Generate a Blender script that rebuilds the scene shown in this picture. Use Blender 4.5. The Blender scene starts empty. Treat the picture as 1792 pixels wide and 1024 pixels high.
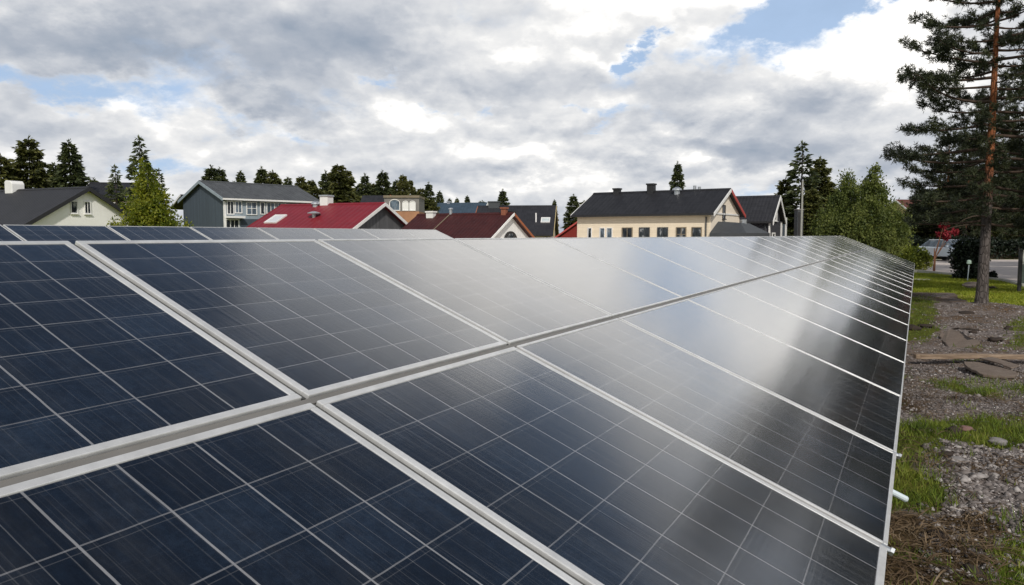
import bpy, math, random
import numpy as np
from mathutils import Vector, Matrix, noise as mnoise
R = math.radians
scene = bpy.context.scene
COL = scene.collection

# ------------------------------------------------------------------ camera
CAM_H = 1.75
PITCH = R(4.376)
FPX = 1306.9                                   # focal length in pixels of the 1792 px wide photograph
cam_data = bpy.data.cameras.new('camera')
cam_data.sensor_width = 36; cam_data.sensor_fit = 'HORIZONTAL'
cam_data.lens = FPX / 1792 * 36
cam_data.clip_start = 0.05; cam_data.clip_end = 5000
camera = bpy.data.objects.new('camera', cam_data); COL.objects.link(camera)
camera.location = (0, 0, CAM_H); camera.rotation_euler = (R(90) - PITCH, 0, 0)
scene.camera = camera
scene.render.resolution_x = 1024; scene.render.resolution_y = 585
vs = scene.view_settings
vs.view_transform = 'Standard'; vs.look = 'None'; vs.exposure = 0.26; vs.gamma = 1.0
vs.use_curve_mapping = False
scene.cycles.max_bounces = 6
scene.cycles.use_denoising = True
scene.cycles.sample_clamp_indirect = 4

# ------------------------------------------------------------------ sun and sky
SUN_AZ, SUN_EL = 172.0, 40.0                   # degrees clockwise from +Y, and above the horizon
sl = bpy.data.lights.new('sun', 'SUN'); sl.energy = 2.4; sl.angle = R(3); sl.color = (1.0, 0.95, 0.87)
sun = bpy.data.objects.new('sun', sl); COL.objects.link(sun)
_d = Vector((math.sin(R(SUN_AZ)) * math.cos(R(SUN_EL)), math.cos(R(SUN_AZ)) * math.cos(R(SUN_EL)), math.sin(R(SUN_EL))))
sun.rotation_euler = (-_d).to_track_quat('-Z', 'Y').to_euler()
sun.location = _d * 60


class NT:
    """small helper that wires shader nodes"""
    def __init__(self, tree):
        self.t = tree; self.n = tree.nodes; self.l = tree.links
    def put(self, inp, v):
        if v is None: return
        if hasattr(v, 'is_output'): self.l.new(v, inp)
        else: inp.default_value = v
    def node(self, kind, **kw):
        nd = self.n.new(kind)
        for k, v in kw.items(): setattr(nd, k, v)
        return nd
    def m(self, op, a, b=None, c=None, clamp=False):
        nd = self.node('ShaderNodeMath', operation=op, use_clamp=clamp)
        for i, v in enumerate((a, b, c)): self.put(nd.inputs[i], v)
        return nd.outputs[0]
    def v(self, op, a, b=None, scale=None):
        nd = self.node('ShaderNodeVectorMath', operation=op)
        self.put(nd.inputs[0], a); self.put(nd.inputs[1], b)
        if scale is not None: self.put(nd.inputs['Scale'], scale)
        return nd.outputs['Value'] if op in ('DOT_PRODUCT', 'LENGTH') else nd.outputs[0]
    def sep(self, a):
        nd = self.node('ShaderNodeSeparateXYZ'); self.put(nd.inputs[0], a); return nd.outputs
    def comb(self, x, y, z):
        nd = self.node('ShaderNodeCombineXYZ')
        for i, q in enumerate((x, y, z)): self.put(nd.inputs[i], q)
        return nd.outputs[0]
    def noise(self, vec, scale, detail=4, rough=0.5, dist=0.0, color=False):
        nd = self.node('ShaderNodeTexNoise'); self.put(nd.inputs['Vector'], vec)
        self.put(nd.inputs['Scale'], scale); self.put(nd.inputs['Detail'], detail)
        self.put(nd.inputs['Roughness'], rough); self.put(nd.inputs['Distortion'], dist)
        return nd.outputs['Color'] if color else nd.outputs[0]
    def ramp(self, fac, stops):
        nd = self.node('ShaderNodeValToRGB'); self.put(nd.inputs[0], fac)
        e = nd.color_ramp.elements
        while len(e) < len(stops): e.new(0.5)
        for q, (p, c) in zip(e, stops):
            q.position = p; q.color = (c[0], c[1], c[2], 1)
        return nd.outputs[0]
    def mix(self, fac, a, b, mode='MIX'):
        nd = self.node('ShaderNodeMix', data_type='RGBA', blend_type=mode, clamp_factor=True)
        self.put(nd.inputs[0], fac)
        for i, q in ((6, a), (7, b)):
            self.put(nd.inputs[i], (q[0], q[1], q[2], 1) if isinstance(q, (tuple, list)) else q)
        return nd.outputs[2]
    def step(self, x, lo, hi):
        nd = self.node('ShaderNodeMapRange', interpolation_type='SMOOTHSTEP')
        for i, q in enumerate((x, lo, hi, 0.0, 1.0)): self.put(nd.inputs[i], q)
        return nd.outputs[0]


# amount, azimuth, elevation, half-widths, tilt (degrees): gaps in the cloud deck, then brighter and darker cloud
HOLES = [(-0.46, 20.5, 14.6, 7.0, 1.7, 14), (-0.26, 28.0, 16.2, 3.5, 1.0, 10), (-0.36, 10.0, 13.2, 1.6, 0.8, 0),
         (-0.34, -33.0, 9.8, 8.0, 1.2, -8), (-0.20, -24.0, 4.8, 5.0, 1.0, 0), (-0.25, -3.3, 9.4, 2.0, 0.7, 0),
         (-0.22, -8.5, 11.2, 1.6, 0.7, 0), (-0.18, 8.0, 8.9, 1.6, 0.6, 0), (-0.20, -17.0, 7.2, 4.0, 0.7, -10),
         (-0.75, -36.0, 52.0, 26.0, 22.0, 0), (-0.35, 10.0, 55.0, 30.0, 16.0, 0), (-0.55, -17.0, 38.0, 9.0, 6.0, 0), (-0.62, 28.0, 34.0, 14.0, 6.5, 0), (-0.42, 20.0, 26.5, 5.0, 3.2, 0), (-0.15, 18.0, 2.5, 12.0, 0.7, 0)]
LIGHTS = [(0.25, -7.0, 8.7, 4.4, 2.2, 0), (0.22, 14.5, 9.2, 2.6, 1.4, 0), (0.30, 27.5, 12.4, 4.5, 3.2, 0),
          (0.20, -33.0, 16.0, 7.0, 1.8, -12), (0.18, 10.0, 15.5, 13.0, 3.5, 0), (0.22, 4.0, 5.5, 12.0, 2.0, 0), (0.12, 0.0, 11.0, 25.0, 6.0, 0), (0.16, -22.0, 6.0, 9.0, 1.2, -8),
          (0.16, 2.0, 6.2, 5.0, 1.3, 0), (0.16, 16.0, 4.1, 9.0, 0.8, 0), (0.08, 1.0, 2.2, 22.0, 1.0, 0),
          (0.12, -28.0, 8.2, 5.0, 0.8, -10), (0.62, 9.0, 22.5, 13.0, 5.0, 0), (0.25, 12.0, 29.5, 4.5, 4.5, 0), (0.36, 26.0, 16.0, 8.0, 6.0, 0), (-0.30, 20.0, 26.5, 4.0, 3.0, 0), (0.10, -22.0, 3.4, 8.0, 1.0, 0),
          (0.10, 26.0, 7.5, 2.6, 1.0, 0), (0.12, -18.0, 15.5, 5.0, 1.6, 0),
          (-0.36, -25.0, 11.3, 9.0, 1.7, -14), (-0.20, -10.0, 13.6, 12.0, 2.2, -6), (-0.40, 12.5, 6.3, 8.0, 1.6, -4),
          (-0.28, 21.0, 8.5, 6.0, 2.0, 0), (-0.18, -17.0, 9.2, 7.0, 1.2, -10), (-0.14, 3.0, 4.5, 4.5, 0.8, 0),
          (-0.12, 2.0, 16.0, 10.0, 2.4, 0), (-0.14, -20.0, 13.0, 12.0, 3.0, 0), (-0.12, 8.0, 11.2, 9.0, 1.2, 0)]

def build_world():
    w = bpy.data.worlds.new('World'); scene.world = w; w.use_nodes = True
    w.cycles.sampling_method = 'MANUAL'; w.cycles.sample_map_resolution = 512
    t = NT(w.node_tree); t.n.clear()
    out = t.node('ShaderNodeOutputWorld')
    sky = t.node('ShaderNodeTexSky', sky_type='NISHITA', sun_disc=False, sun_elevation=R(SUN_EL), sun_rotation=R(SUN_AZ))
    sky.air_density = 1.0; sky.dust_density = 0.6; sky.ozone_density = 1.5
    D = t.node('ShaderNodeTexCoord').outputs['Generated']
    D = t.v('NORMALIZE', D)
    x, y, z = t.sep(D)
    zc = t.m('MAXIMUM', z, 0.0)
    k = t.m('DIVIDE', 1.0, t.m('ADD', zc, 0.40))
    p = t.comb(t.m('MULTIPLY', x, k), t.m('MULTIPLY', y, k), 0.0)
    def n2(vec, scale, detail, rough, dist=0.0, color=False):
        nd = t.node('ShaderNodeTexNoise', noise_dimensions='2D'); t.put(nd.inputs['Vector'], vec)
        t.put(nd.inputs['Scale'], scale); t.put(nd.inputs['Detail'], detail); t.put(nd.inputs['Roughness'], rough); t.put(nd.inputs['Distortion'], dist)
        return nd.outputs['Color'] if color else nd.outputs[0]
    az = t.m('MULTIPLY', t.m('ARCTAN2', x, y), 57.2958)
    el = t.m('MULTIPLY', t.m('ARCSINE', z), 57.2958)
    # wobble az/el so that no cloud edge is a plain ellipse
    wob = t.sep(n2(p, 3.4, 7, 0.62, 0.0, True))
    wa = t.m('MULTIPLY', t.m('SUBTRACT', wob[0], 0.5), 17.0); we = t.m('MULTIPLY', t.m('SUBTRACT', wob[1], 0.5), 7.5)
    azw = t.m('ADD', az, wa); elw = t.m('ADD', el, we)
    def blob(a, e, sa, se, rot=0.0):
        da = t.m('SUBTRACT', azw, a); de = t.m('SUBTRACT', elw, e)
        c, s = math.cos(R(rot)), math.sin(R(rot))
        u = t.m('DIVIDE', t.m('ADD', t.m('MULTIPLY', da, c), t.m('MULTIPLY', de, s)), sa)
        v = t.m('DIVIDE', t.m('SUBTRACT', t.m('MULTIPLY', de, c), t.m('MULTIPLY', da, s)), se)
        q = t.m('ADD', t.m('MULTIPLY', u, u), t.m('MULTIPLY', v, v))
        return t.m('EXPONENT', t.m('MULTIPLY', q, -1.0))
    def total(lst):
        acc = None
        for amp, *b in lst:
            g = t.m('MULTIPLY', blob(*b), amp)
            acc = g if acc is None else t.m('ADD', acc, g)
        return acc
    holes = total(HOLES)
    lights = total(LIGHTS)
    def dens(vec, det, vdet, rough):
        big = n2(vec, 2.6, det, rough, 0.2)
        vo = t.node('ShaderNodeTexVoronoi', feature='F1', voronoi_dimensions='2D', normalize=True)
        wv = t.v('ADD', vec, t.v('SCALE', t.v('SUBTRACT', n2(vec, 7.0, 5, 0.6, 0.0, True), (0.5, 0.5, 0.5)), scale=0.20))
        t.l.new(wv, vo.inputs['Vector']); vo.inputs['Scale'].default_value = 4.2
        vo.inputs['Detail'].default_value = vdet; vo.inputs['Roughness'].default_value = rough; vo.inputs['Lacunarity'].default_value = 2.15
        puff = t.m('SUBTRACT', 0.80, t.m('MULTIPLY', vo.outputs['Distance'], 1.15))
        return t.m('ADD', t.m('MULTIPLY', big, 0.62), t.m('MULTIPLY', puff, 0.38)), puff
    na, pa = dens(p, 9, 4.0, 0.55)
    la, _ = dens(p, 5, 2.0, 0.46)
    lb, _ = dens(t.v('MULTIPLY', p, (0.968, 0.968, 1.0)), 5, 2.0, 0.46)
    high = t.m('MULTIPLY', t.step(el, 31.0, 41.0), -0.22)
    d = t.m('ADD', t.m('ADD', t.m('ADD', na, 0.17), holes), high)
    mask = t.step(d, 0.33, 0.56)
    edge = t.m('MULTIPLY', t.m('SUBTRACT', t.m('ADD', t.m('MULTIPLY', la, 0.75), t.m('MULTIPLY', na, 0.25)), lb), 2.2)
    thick = t.m('MULTIPLY', t.m('SUBTRACT', la, 0.5), -0.45)
    soft = t.m('MULTIPLY', t.m('SUBTRACT', n2(p, 4.0, 4, 0.5), 0.5), 0.30)
    thin = t.m('MULTIPLY', t.m('SUBTRACT', 1.0, t.step(d, 0.40, 0.62)), 0.16)      # thin edges of a cloud are brighter
    br = t.m('ADD', t.m('ADD', t.m('ADD', t.m('ADD', t.m('ADD', edge, thick), soft), thin), 0.535), t.m('MULTIPLY', lights, 1.05))
    cloud = t.ramp(br, [(0.0, (0.26, 0.31, 0.385)), (0.3, (0.37, 0.405, 0.465)), (0.55, (0.53, 0.55, 0.585)), (0.80, (0.73, 0.73, 0.73)), (1.0, (1.06, 1.035, 0.995))])
    bg1 = t.node('ShaderNodeBackground'); hs = t.node('ShaderNodeHueSaturation'); hs.inputs['Saturation'].default_value = 0.84; t.l.new(sky.outputs[0], hs.inputs['Color'])
    t.l.new(hs.outputs[0], bg1.inputs[0]); bg1.inputs[1].default_value = 0.055
    bg2 = t.node('ShaderNodeBackground'); t.l.new(cloud, bg2.inputs[0]); bg2.inputs[1].default_value = 1.0
    bg3 = t.node('ShaderNodeBackground'); bg3.inputs[0].default_value = (0.40, 0.54, 0.76, 1); bg3.inputs[1].default_value = 1.0
    # pale haze veil: the gaps are not quite clear low down
    veil = t.m('MULTIPLY', t.step(el, 36.0, 12.0), t.m('ADD', 0.55, t.m('MULTIPLY', wob[2], 0.45)))
    gap = t.node('ShaderNodeMixShader'); t.l.new(veil, gap.inputs[0]); t.l.new(bg1.outputs[0], gap.inputs[1]); t.l.new(bg3.outputs[0], gap.inputs[2])
    mx = t.node('ShaderNodeMixShader'); t.l.new(mask, mx.inputs[0])
    t.l.new(gap.outputs[0], mx.inputs[1]); t.l.new(bg2.outputs[0], mx.inputs[2])
    t.l.new(mx.outputs[0], out.inputs[0])
build_world()

# ------------------------------------------------------------------ photograph pixel -> place
CP, SP = math.cos(PITCH), math.sin(PITCH)
def ray(px, py):
    x = px - 896; y = 512 - py
    return Vector((x, FPX * CP + y * SP, y * CP - FPX * SP))
def at(px, py, depth):                          # point seen at a pixel, at a given distance ahead
    r = ray(px, py); r = r * (depth / r.y); return Vector((r.x, r.y, r.z + CAM_H))
def on_ground(px, py, z=0.0):
    r = ray(px, py); r = r * ((z - CAM_H) / r.z); return Vector((r.x, r.y, z))
def height_at(py, depth, px=896):
    return at(px, py, depth).z

# ------------------------------------------------------------------ object helpers
def tag(o, label=None, cat=None, group=None, kind=None):
    if label: o['label'] = label
    if cat: o['category'] = cat
    if group: o['group'] = group
    if kind: o['kind'] = kind
    return o
def empty(name, label, cat, loc=(0, 0, 0), rz=0.0, group=None):
    o = bpy.data.objects.new(name, None); COL.objects.link(o)
    o.empty_display_size = 0.3
    o.location = loc; o.rotation_euler = (0, 0, rz)
    return tag(o, label, cat, group)
def kids(o):
    return [c for c in bpy.data.objects if c.parent == o]
def copy_tree(o, parent=None, memo=None):
    if memo is None:
        memo = {}
        for c in bpy.data.objects:
            if c.parent: memo.setdefault(c.parent.name, []).append(c)
    c = o.copy(); COL.objects.link(c)
    if parent: c.parent = parent
    for ch in memo.get(o.name, []): copy_tree(ch, c, memo)
    return c

class MB:
    """collects shapes and links them as one mesh object"""
    def __init__(self): self.v = []; self.f = []; self.mi = []; self.cur = 0; self.uv = None
    def add(self, vs_, fs):
        b = len(self.v); self.v.extend([tuple(q) for q in vs_])
        for f in fs: self.f.append(tuple(i + b for i in f)); self.mi.append(self.cur)
    def box(self, x0, x1, y0, y1, z0, z1, M=None):
        vs_ = [Vector((x, y, z)) for z in (z0, z1) for y in (y0, y1) for x in (x0, x1)]
        if M is not None: vs_ = [M @ q for q in vs_]
        self.add(vs_, [(0, 2, 3, 1), (4, 5, 7, 6), (0, 1, 5, 4), (2, 6, 7, 3), (0, 4, 6, 2), (1, 3, 7, 5)])
    def tube(self, pts, rad, n=6, cap=True):
        pts = [Vector(q) for q in pts]; rings = []
        for i, q in enumerate(pts):
            d = (pts[min(i + 1, len(pts) - 1)] - pts[max(i - 1, 0)])
            if d.length < 1e-9: d = Vector((0, 0, 1))
            d.normalize()
            a = d.orthogonal().normalized() if i == 0 else (rings[-1][1] - d * rings[-1][1].dot(d)).normalized()
            rings.append((q, a, d.cross(a), rad[i] if hasattr(rad, '__len__') else rad))
        vs_ = []
        for q, a, b, r in rings:
            for k in range(n):
                th = 2 * math.pi * k / n
                vs_.append(q + a * (r * math.cos(th)) + b * (r * math.sin(th)))
        fs = []
        for i in range(len(rings) - 1):
            for k in range(n):
                fs.append((i * n + k, i * n + (k + 1) % n, (i + 1) * n + (k + 1) % n, (i + 1) * n + k))
        if cap:
            fs.append(tuple(range(n - 1, -1, -1))); fs.append(tuple((len(rings) - 1) * n + k for k in range(n)))
        self.add(vs_, fs)
    def prism(self, poly, axis_from, axis_to, to3):
        """poly: 2-D outline, extruded from one value to another; to3(a, b, t) gives the point"""
        n = len(poly)
        vs_ = [to3(a, b, axis_from) for a, b in poly] + [to3(a, b, axis_to) for a, b in poly]
        fs = [tuple(range(n - 1, -1, -1)), tuple(range(n, 2 * n))]
        for k in range(n): fs.append((k, (k + 1) % n, n + (k + 1) % n, n + k))
        self.add(vs_, fs)
    def build(self, name, mat=None, parent=None, smooth=False, bevel=0.0, loc=None):
        me = bpy.data.meshes.new(name); me.from_pydata(self.v, [], self.f)
        mats = mat if isinstance(mat, (list, tuple)) else [mat]
        for q in mats:
            if q: me.materials.append(q)
        if len(mats) > 1: me.polygons.foreach_set('material_index', self.mi)
        import bmesh
        bm = bmesh.new(); bm.from_mesh(me); bmesh.ops.recalc_face_normals(bm, faces=bm.faces); bm.to_mesh(me); bm.free()
        if smooth: me.polygons.foreach_set('use_smooth', [True] * len(me.polygons))
        o = bpy.data.objects.new(name, me); COL.objects.link(o)
        if parent: o.parent = parent
        if loc is not None: o.location = loc
        if bevel:
            b = o.modifiers.new('bevel', 'BEVEL'); b.width = bevel; b.segments = 2; b.limit_method = 'ANGLE'
        return o

def mesh_np(name, verts, faces, mat, parent=None, smooth=False, loc=None, attr=None):
    """fast mesh from numpy arrays; faces (M,k)"""
    me = bpy.data.meshes.new(name)
    n, k = faces.shape
    me.vertices.add(len(verts)); me.vertices.foreach_set('co', np.ascontiguousarray(verts, dtype=np.float32).ravel())
    me.loops.add(n * k); me.loops.foreach_set('vertex_index', np.ascontiguousarray(faces, dtype=np.int32).ravel())
    me.polygons.add(n); me.polygons.foreach_set('loop_start', np.arange(0, n * k, k, dtype=np.int32))
    if attr is not None:
        for nm, arr in attr.items():
            a = me.color_attributes.new(nm, 'FLOAT_COLOR', 'POINT'); a.data.foreach_set('color', np.ascontiguousarray(arr, dtype=np.float32).ravel())
    me.update(calc_edges=True)
    if smooth: me.polygons.foreach_set('use_smooth', np.ones(n, dtype=bool))
    if mat: me.materials.append(mat)
    o = bpy.data.objects.new(name, me); COL.objects.link(o)
    if parent: o.parent = parent
    if loc is not None: o.location = loc
    return o

def unit(a):
    return a / np.maximum(np.linalg.norm(a, axis=-1, keepdims=True), 1e-9)
def blades(P, Dr, L, W, rng, bend=0.0, wide=0.45):
    """one diamond-shaped leaf per row: starts at P, runs along Dr, length L, width W"""
    N = len(P); Dr = unit(Dr)
    side = unit(np.cross(Dr, rng.normal(size=(N, 3))))
    nrm = np.cross(side, Dr)
    L = np.broadcast_to(np.asarray(L, dtype=float).reshape(-1, 1), (N, 1)); W = np.broadcast_to(np.asarray(W, dtype=float).reshape(-1, 1), (N, 1))
    mid = P + Dr * L * wide
    v = np.stack([P, mid + side * W * 0.5 + nrm * L * bend, P + Dr * L, mid - side * W * 0.5 + nrm * L * bend], axis=1).reshape(-1, 3)
    f = np.arange(N * 4).reshape(N, 4)
    return v, f
def cat_mesh(parts):
    vs_, fs, b = [], [], 0
    for v, f in parts:
        vs_.append(v); fs.append(f + b); b += len(v)
    return np.concatenate(vs_), np.concatenate(fs)

# ------------------------------------------------------------------ materials
def material(name):
    m = bpy.data.materials.new(name); m.use_nodes = True
    t = NT(m.node_tree); b = t.n['Principled BSDF']
    return m, t, b
def coords(t, which='Object'):
    return t.node('ShaderNodeTexCoord').outputs[which]
def bump(t, b, h, strength=0.3, dist=0.02):
    nd = t.node('ShaderNodeBump'); nd.inputs['Strength'].default_value = strength; nd.inputs['Distance'].default_value = dist
    t.l.new(h, nd.inputs['Height']); t.l.new(nd.outputs[0], b.inputs['Normal'])
def scaled(c, k): return tuple(q * k for q in c)

def mat_plain(name, c, rough=0.6, metal=0.0, var=0.25, scale=6.0, spec=0.5, bm=0.0, which='Object'):
    m, t, b = material(name); co = coords(t, which)
    n1 = t.noise(co, scale, 6, 0.6); n2 = t.noise(co, scale * 0.17, 3, 0.5)
    f = t.m('ADD', t.m('MULTIPLY', n1, 0.6), t.m('MULTIPLY', n2, 0.4))
    t.l.new(t.ramp(f, [(0.3, scaled(c, 1 - var)), (0.7, scaled(c, 1 + var))]), b.inputs['Base Color'])
    b.inputs['Roughness'].default_value = rough; b.inputs['Metallic'].default_value = metal
    b.inputs['Specular IOR Level'].default_value = spec
    if bm: bump(t, b, n1, bm, 0.02)
    return m

def mat_leaf(name, stops, trans=0.25, rough=0.55, scale=1.3):
    m, t, b = material(name)
    co = coords(t)
    isl = t.node('ShaderNodeNewGeometry').outputs['Random Per Island']
    clump = t.noise(co, scale, 4, 0.6)
    f = t.m('ADD', t.m('MULTIPLY', isl, 0.45), t.m('MULTIPLY', t.step(clump, 0.3, 0.7), 0.55))
    oi = t.node('ShaderNodeObjectInfo').outputs['Random']
    f = t.m('ADD', f, t.m('MULTIPLY', t.m('SUBTRACT', oi, 0.5), 0.16))
    c = t.ramp(f, stops)
    t.l.new(c, b.inputs['Base Color']); b.inputs['Roughness'].default_value = rough
    b.inputs['Specular IOR Level'].default_value = 0.3
    if trans:
        tr = t.node('ShaderNodeBsdfTranslucent'); t.l.new(t.mix(1.0, c, (1.15, 1.2, 0.6), 'MULTIPLY'), tr.inputs[0])
        mx = t.node('ShaderNodeMixShader'); mx.inputs[0].default_value = trans
        t.l.new(b.outputs[0], mx.inputs[1]); t.l.new(tr.outputs[0], mx.inputs[2])
        t.l.new(mx.outputs[0], t.n['Material Output'].inputs[0])
    return m

def mat_siding(name, c, pitch=0.14, axis='z', var=0.12, rough=0.7, depth=0.012):
    """boarded wall: grooves along one axis"""
    m, t, b = material(name); co = coords(t); x, y, z = t.sep(co)
    s = z if axis == 'z' else t.m('ADD', x, y)
    q = t.m('DIVIDE', s, pitch); fr = t.m('FRACT', q); idx = t.m('FLOOR', q)
    wn = t.node('ShaderNodeTexWhiteNoise', noise_dimensions='1D'); t.l.new(idx, wn.inputs['W'])
    st = t.noise(t.v('MULTIPLY', co, (1.0, 1.0, 0.25)), 5.0, 6, 0.65)
    f = t.m('ADD', t.m('MULTIPLY', wn.outputs[0], 0.35), t.m('MULTIPLY', st, 0.65))
    t.l.new(t.ramp(f, [(0.25, scaled(c, 1 - var)), (0.75, scaled(c, 1 + var))]), b.inputs['Base Color'])
    b.inputs['Roughness'].default_value = rough; b.inputs['Specular IOR Level'].default_value = 0.3
    bump(t, b, t.m('ADD', t.step(fr, 0.0, 0.12), t.m('MULTIPLY', st, 0.1)), 0.6, depth)
    return m

def mat_roof(name, c, pitch=0.30, var=0.3, rough=0.55, course=0.34):
    """roof covering: ribs down the slope, courses across it, weathering"""
    m, t, b = material(name); co = coords(t); x, y, z = t.sep(co)
    rib = t.m('ABSOLUTE', t.m('SINE', t.m('MULTIPLY', x, math.pi / pitch)))
    crs = t.m('FRACT', t.m('DIVIDE', z, course * 0.5))
    st = t.noise(t.v('MULTIPLY', co, (1.0, 0.35, 0.35)), 2.6, 7, 0.68)
    bl = t.noise(co, 0.7, 3, 0.5)
    cell = t.node('ShaderNodeTexWhiteNoise', noise_dimensions='2D')
    t.l.new(t.comb(t.m('FLOOR', t.m('DIVIDE', x, pitch)), t.m('FLOOR', t.m('DIVIDE', z, course * 0.5)), 0.0), cell.inputs['Vector'])
    f = t.m('ADD', t.m('ADD', t.m('MULTIPLY', st, 0.5), t.m('MULTIPLY', bl, 0.25)), t.m('MULTIPLY', cell.outputs[0], 0.25))
    t.l.new(t.ramp(f, [(0.25, scaled(c, 1 - var)), (0.75, scaled(c, 1 + var))]), b.inputs['Base Color'])
    b.inputs['Roughness'].default_value = rough; b.inputs['Specular IOR Level'].default_value = 0.35
    bump(t, b, t.m('ADD', t.m('ADD', t.m('MULTIPLY', rib, 0.6), t.m('MULTIPLY', crs, 0.5)), t.m('MULTIPLY', st, 0.3)), 0.7, 0.03)
    return m

def mat_glass(name='window_glass', c=(0.02, 0.025, 0.03)):
    m, t, b = material(name); co = coords(t)
    t.l.new(t.ramp(t.noise(t.v('MULTIPLY', co, (1.6, 1.6, 0.8)), 1.9, 3, 0.6), [(0.35, scaled(c, 0.5)), (0.50, scaled(c, 1.2)), (0.56, scaled(c, 1.6)), (0.60, (0.20, 0.21, 0.22)), (0.70, (0.34, 0.34, 0.33))]), b.inputs['Base Color'])
    b.inputs['Roughness'].default_value = 0.06; b.inputs['Specular IOR Level'].default_value = 0.5
    return m

def mat_cells(name, w, h, nx, ny):
    """solar glass over dark cells; w x h is the glass, in metres, centred on the object's origin"""
    m, t, b = material(name); co = coords(t); x, y, z = t.sep(co)
    oi = t.node('ShaderNodeObjectInfo').outputs['Random']
    jit = t.v('ADD', co, t.comb(t.m('MULTIPLY', oi, 37.0), t.m('MULTIPLY', oi, 19.0), 0.0))
    # the ribbons are soldered by hand: they wander by a millimetre or two
    wx = t.m('MULTIPLY', t.m('SUBTRACT', t.noise(jit, 3.0, 4, 0.6), 0.5), 0.007)
    wy = t.m('MULTIPLY', t.m('SUBTRACT', t.noise(t.v('ADD', jit, (5.3, 1.7, 0.4)), 3.0, 4, 0.6), 0.5), 0.007)
    xs = t.m('ADD', t.m('ADD', x, w / 2), wx); ys = t.m('ADD', t.m('ADD', y, h / 2), wy)
    cw, ch = w / nx, h / ny
    def line(s, pitch, half, off=0.0):
        q = t.m('FRACT', t.m('ADD', t.m('DIVIDE', s, pitch), 0.5 + off))
        dd = t.m('MULTIPLY', t.m('ABSOLUTE', t.m('SUBTRACT', q, 0.5)), pitch)
        return t.m('SUBTRACT', 1.0, t.step(dd, half * 0.55, half))
    def rnd(ix, iy, seed):
        wn = t.node('ShaderNodeTexWhiteNoise', noise_dimensions='3D')
        t.l.new(t.comb(ix, iy, t.m('ADD', t.m('MULTIPLY', oi, 91.0), seed)), wn.inputs['Vector']); return wn.outputs[0]
    ix = t.m('FLOOR', t.m('DIVIDE', xs, cw)); iy = t.m('FLOOR', t.m('DIVIDE', ys, ch))
    wear = t.noise(jit, 5.0, 5, 0.7)
    l1 = t.m('MULTIPLY', line(xs, cw, 0.0034), t.m('ADD', 0.25, t.m('MULTIPLY', wear, 0.95)))
    l2 = t.m('MULTIPLY', line(ys, ch, 0.0026), t.m('ADD', 0.0, t.m('MULTIPLY', wear, 0.8)))
    # bus bars and fingers: faint, broken
    brk = t.step(t.noise(t.v('MULTIPLY', jit, (9.0, 1.1, 1.0)), 1.0, 3, 0.6), 0.40, 0.66)
    l3 = t.m('MULTIPLY', t.m('MULTIPLY', line(xs, cw / 4, 0.0015, 0.5), brk), 0.22)
    fx = t.noise(t.v('MULTIPLY', jit, (150.0, 0.7, 1.0)), 1.0, 4, 0.6)
    fy = t.noise(t.v('MULTIPLY', jit, (3.0, 150.0, 1.0)), 1.0, 4, 0.6)
    l4 = t.m('MULTIPLY', t.step(fx, 0.55, 0.72), 0.10)
    l5 = t.m('MULTIPLY', t.step(fy, 0.64, 0.76), 0.05)
    ed = t.m('MULTIPLY', line(ys, ch, 0.0016, 0.09), 0.12)
    grid = t.m('MAXIMUM', l1, l2)
    lines = t.m('MINIMUM', t.m('ADD', t.m('ADD', t.m('ADD', grid, l3), t.m('ADD', l4, l5)), ed), 1.0)
    tone = t.m('ADD', t.m('ADD', t.m('ADD', 0.13, t.m('MULTIPLY', rnd(ix, iy, 1.3), 0.14)), t.m('MULTIPLY', t.noise(jit, 30.0, 6, 0.85), 0.6)), t.m('MULTIPLY', t.m('SUBTRACT', t.noise(jit, 2.2, 3, 0.5), 0.5), 0.5))
    cell = t.ramp(tone, [(0.30, (0.0012, 0.0022, 0.0045)), (0.5, (0.0040, 0.0075, 0.0145)), (0.72, (0.014, 0.024, 0.042))])
    col = t.mix(lines, cell, (0.30, 0.30, 0.31))
    # a little dust that has run down the glass
    dust = t.m('MULTIPLY', t.step(t.noise(t.v('MULTIPLY', jit, (9.0, 1.4, 1.0)), 1.0, 7, 0.7), 0.42, 0.8), 0.055)
    col = t.mix(dust, col, (0.32, 0.31, 0.29))
    t.l.new(col, b.inputs['Base Color'])
    b.inputs['Specular IOR Level'].default_value = 0.5; b.inputs['IOR'].default_value = 1.36
    b.inputs['Coat Weight'].default_value = 1.0; b.inputs['Coat IOR'].default_value = 1.62; b.inputs['Coat Roughness'].default_value = 0.135
    rg = t.m('ADD', 0.17, t.m('MULTIPLY', t.m('SUBTRACT', fy, 0.5), 0.14))
    t.l.new(t.m('ADD', rg, t.m('MULTIPLY', t.m('SUBTRACT', fx, 0.5), 0.12)), b.inputs['Roughness'])
    h_ = t.m('ADD', t.m('ADD', t.m('MULTIPLY', fy, 0.5), t.m('MULTIPLY', fx, 0.9)), t.m('ADD', t.m('MULTIPLY', t.noise(jit, 60.0, 3, 0.6), 0.15), t.m('MULTIPLY', t.noise(jit, 3.0, 2, 0.5), 0.7)))
    bump(t, b, h_, 0.07, 0.004)
    t.l.new(b.inputs['Normal'].links[0].from_socket, b.inputs['Coat Normal'])
    return m

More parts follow.
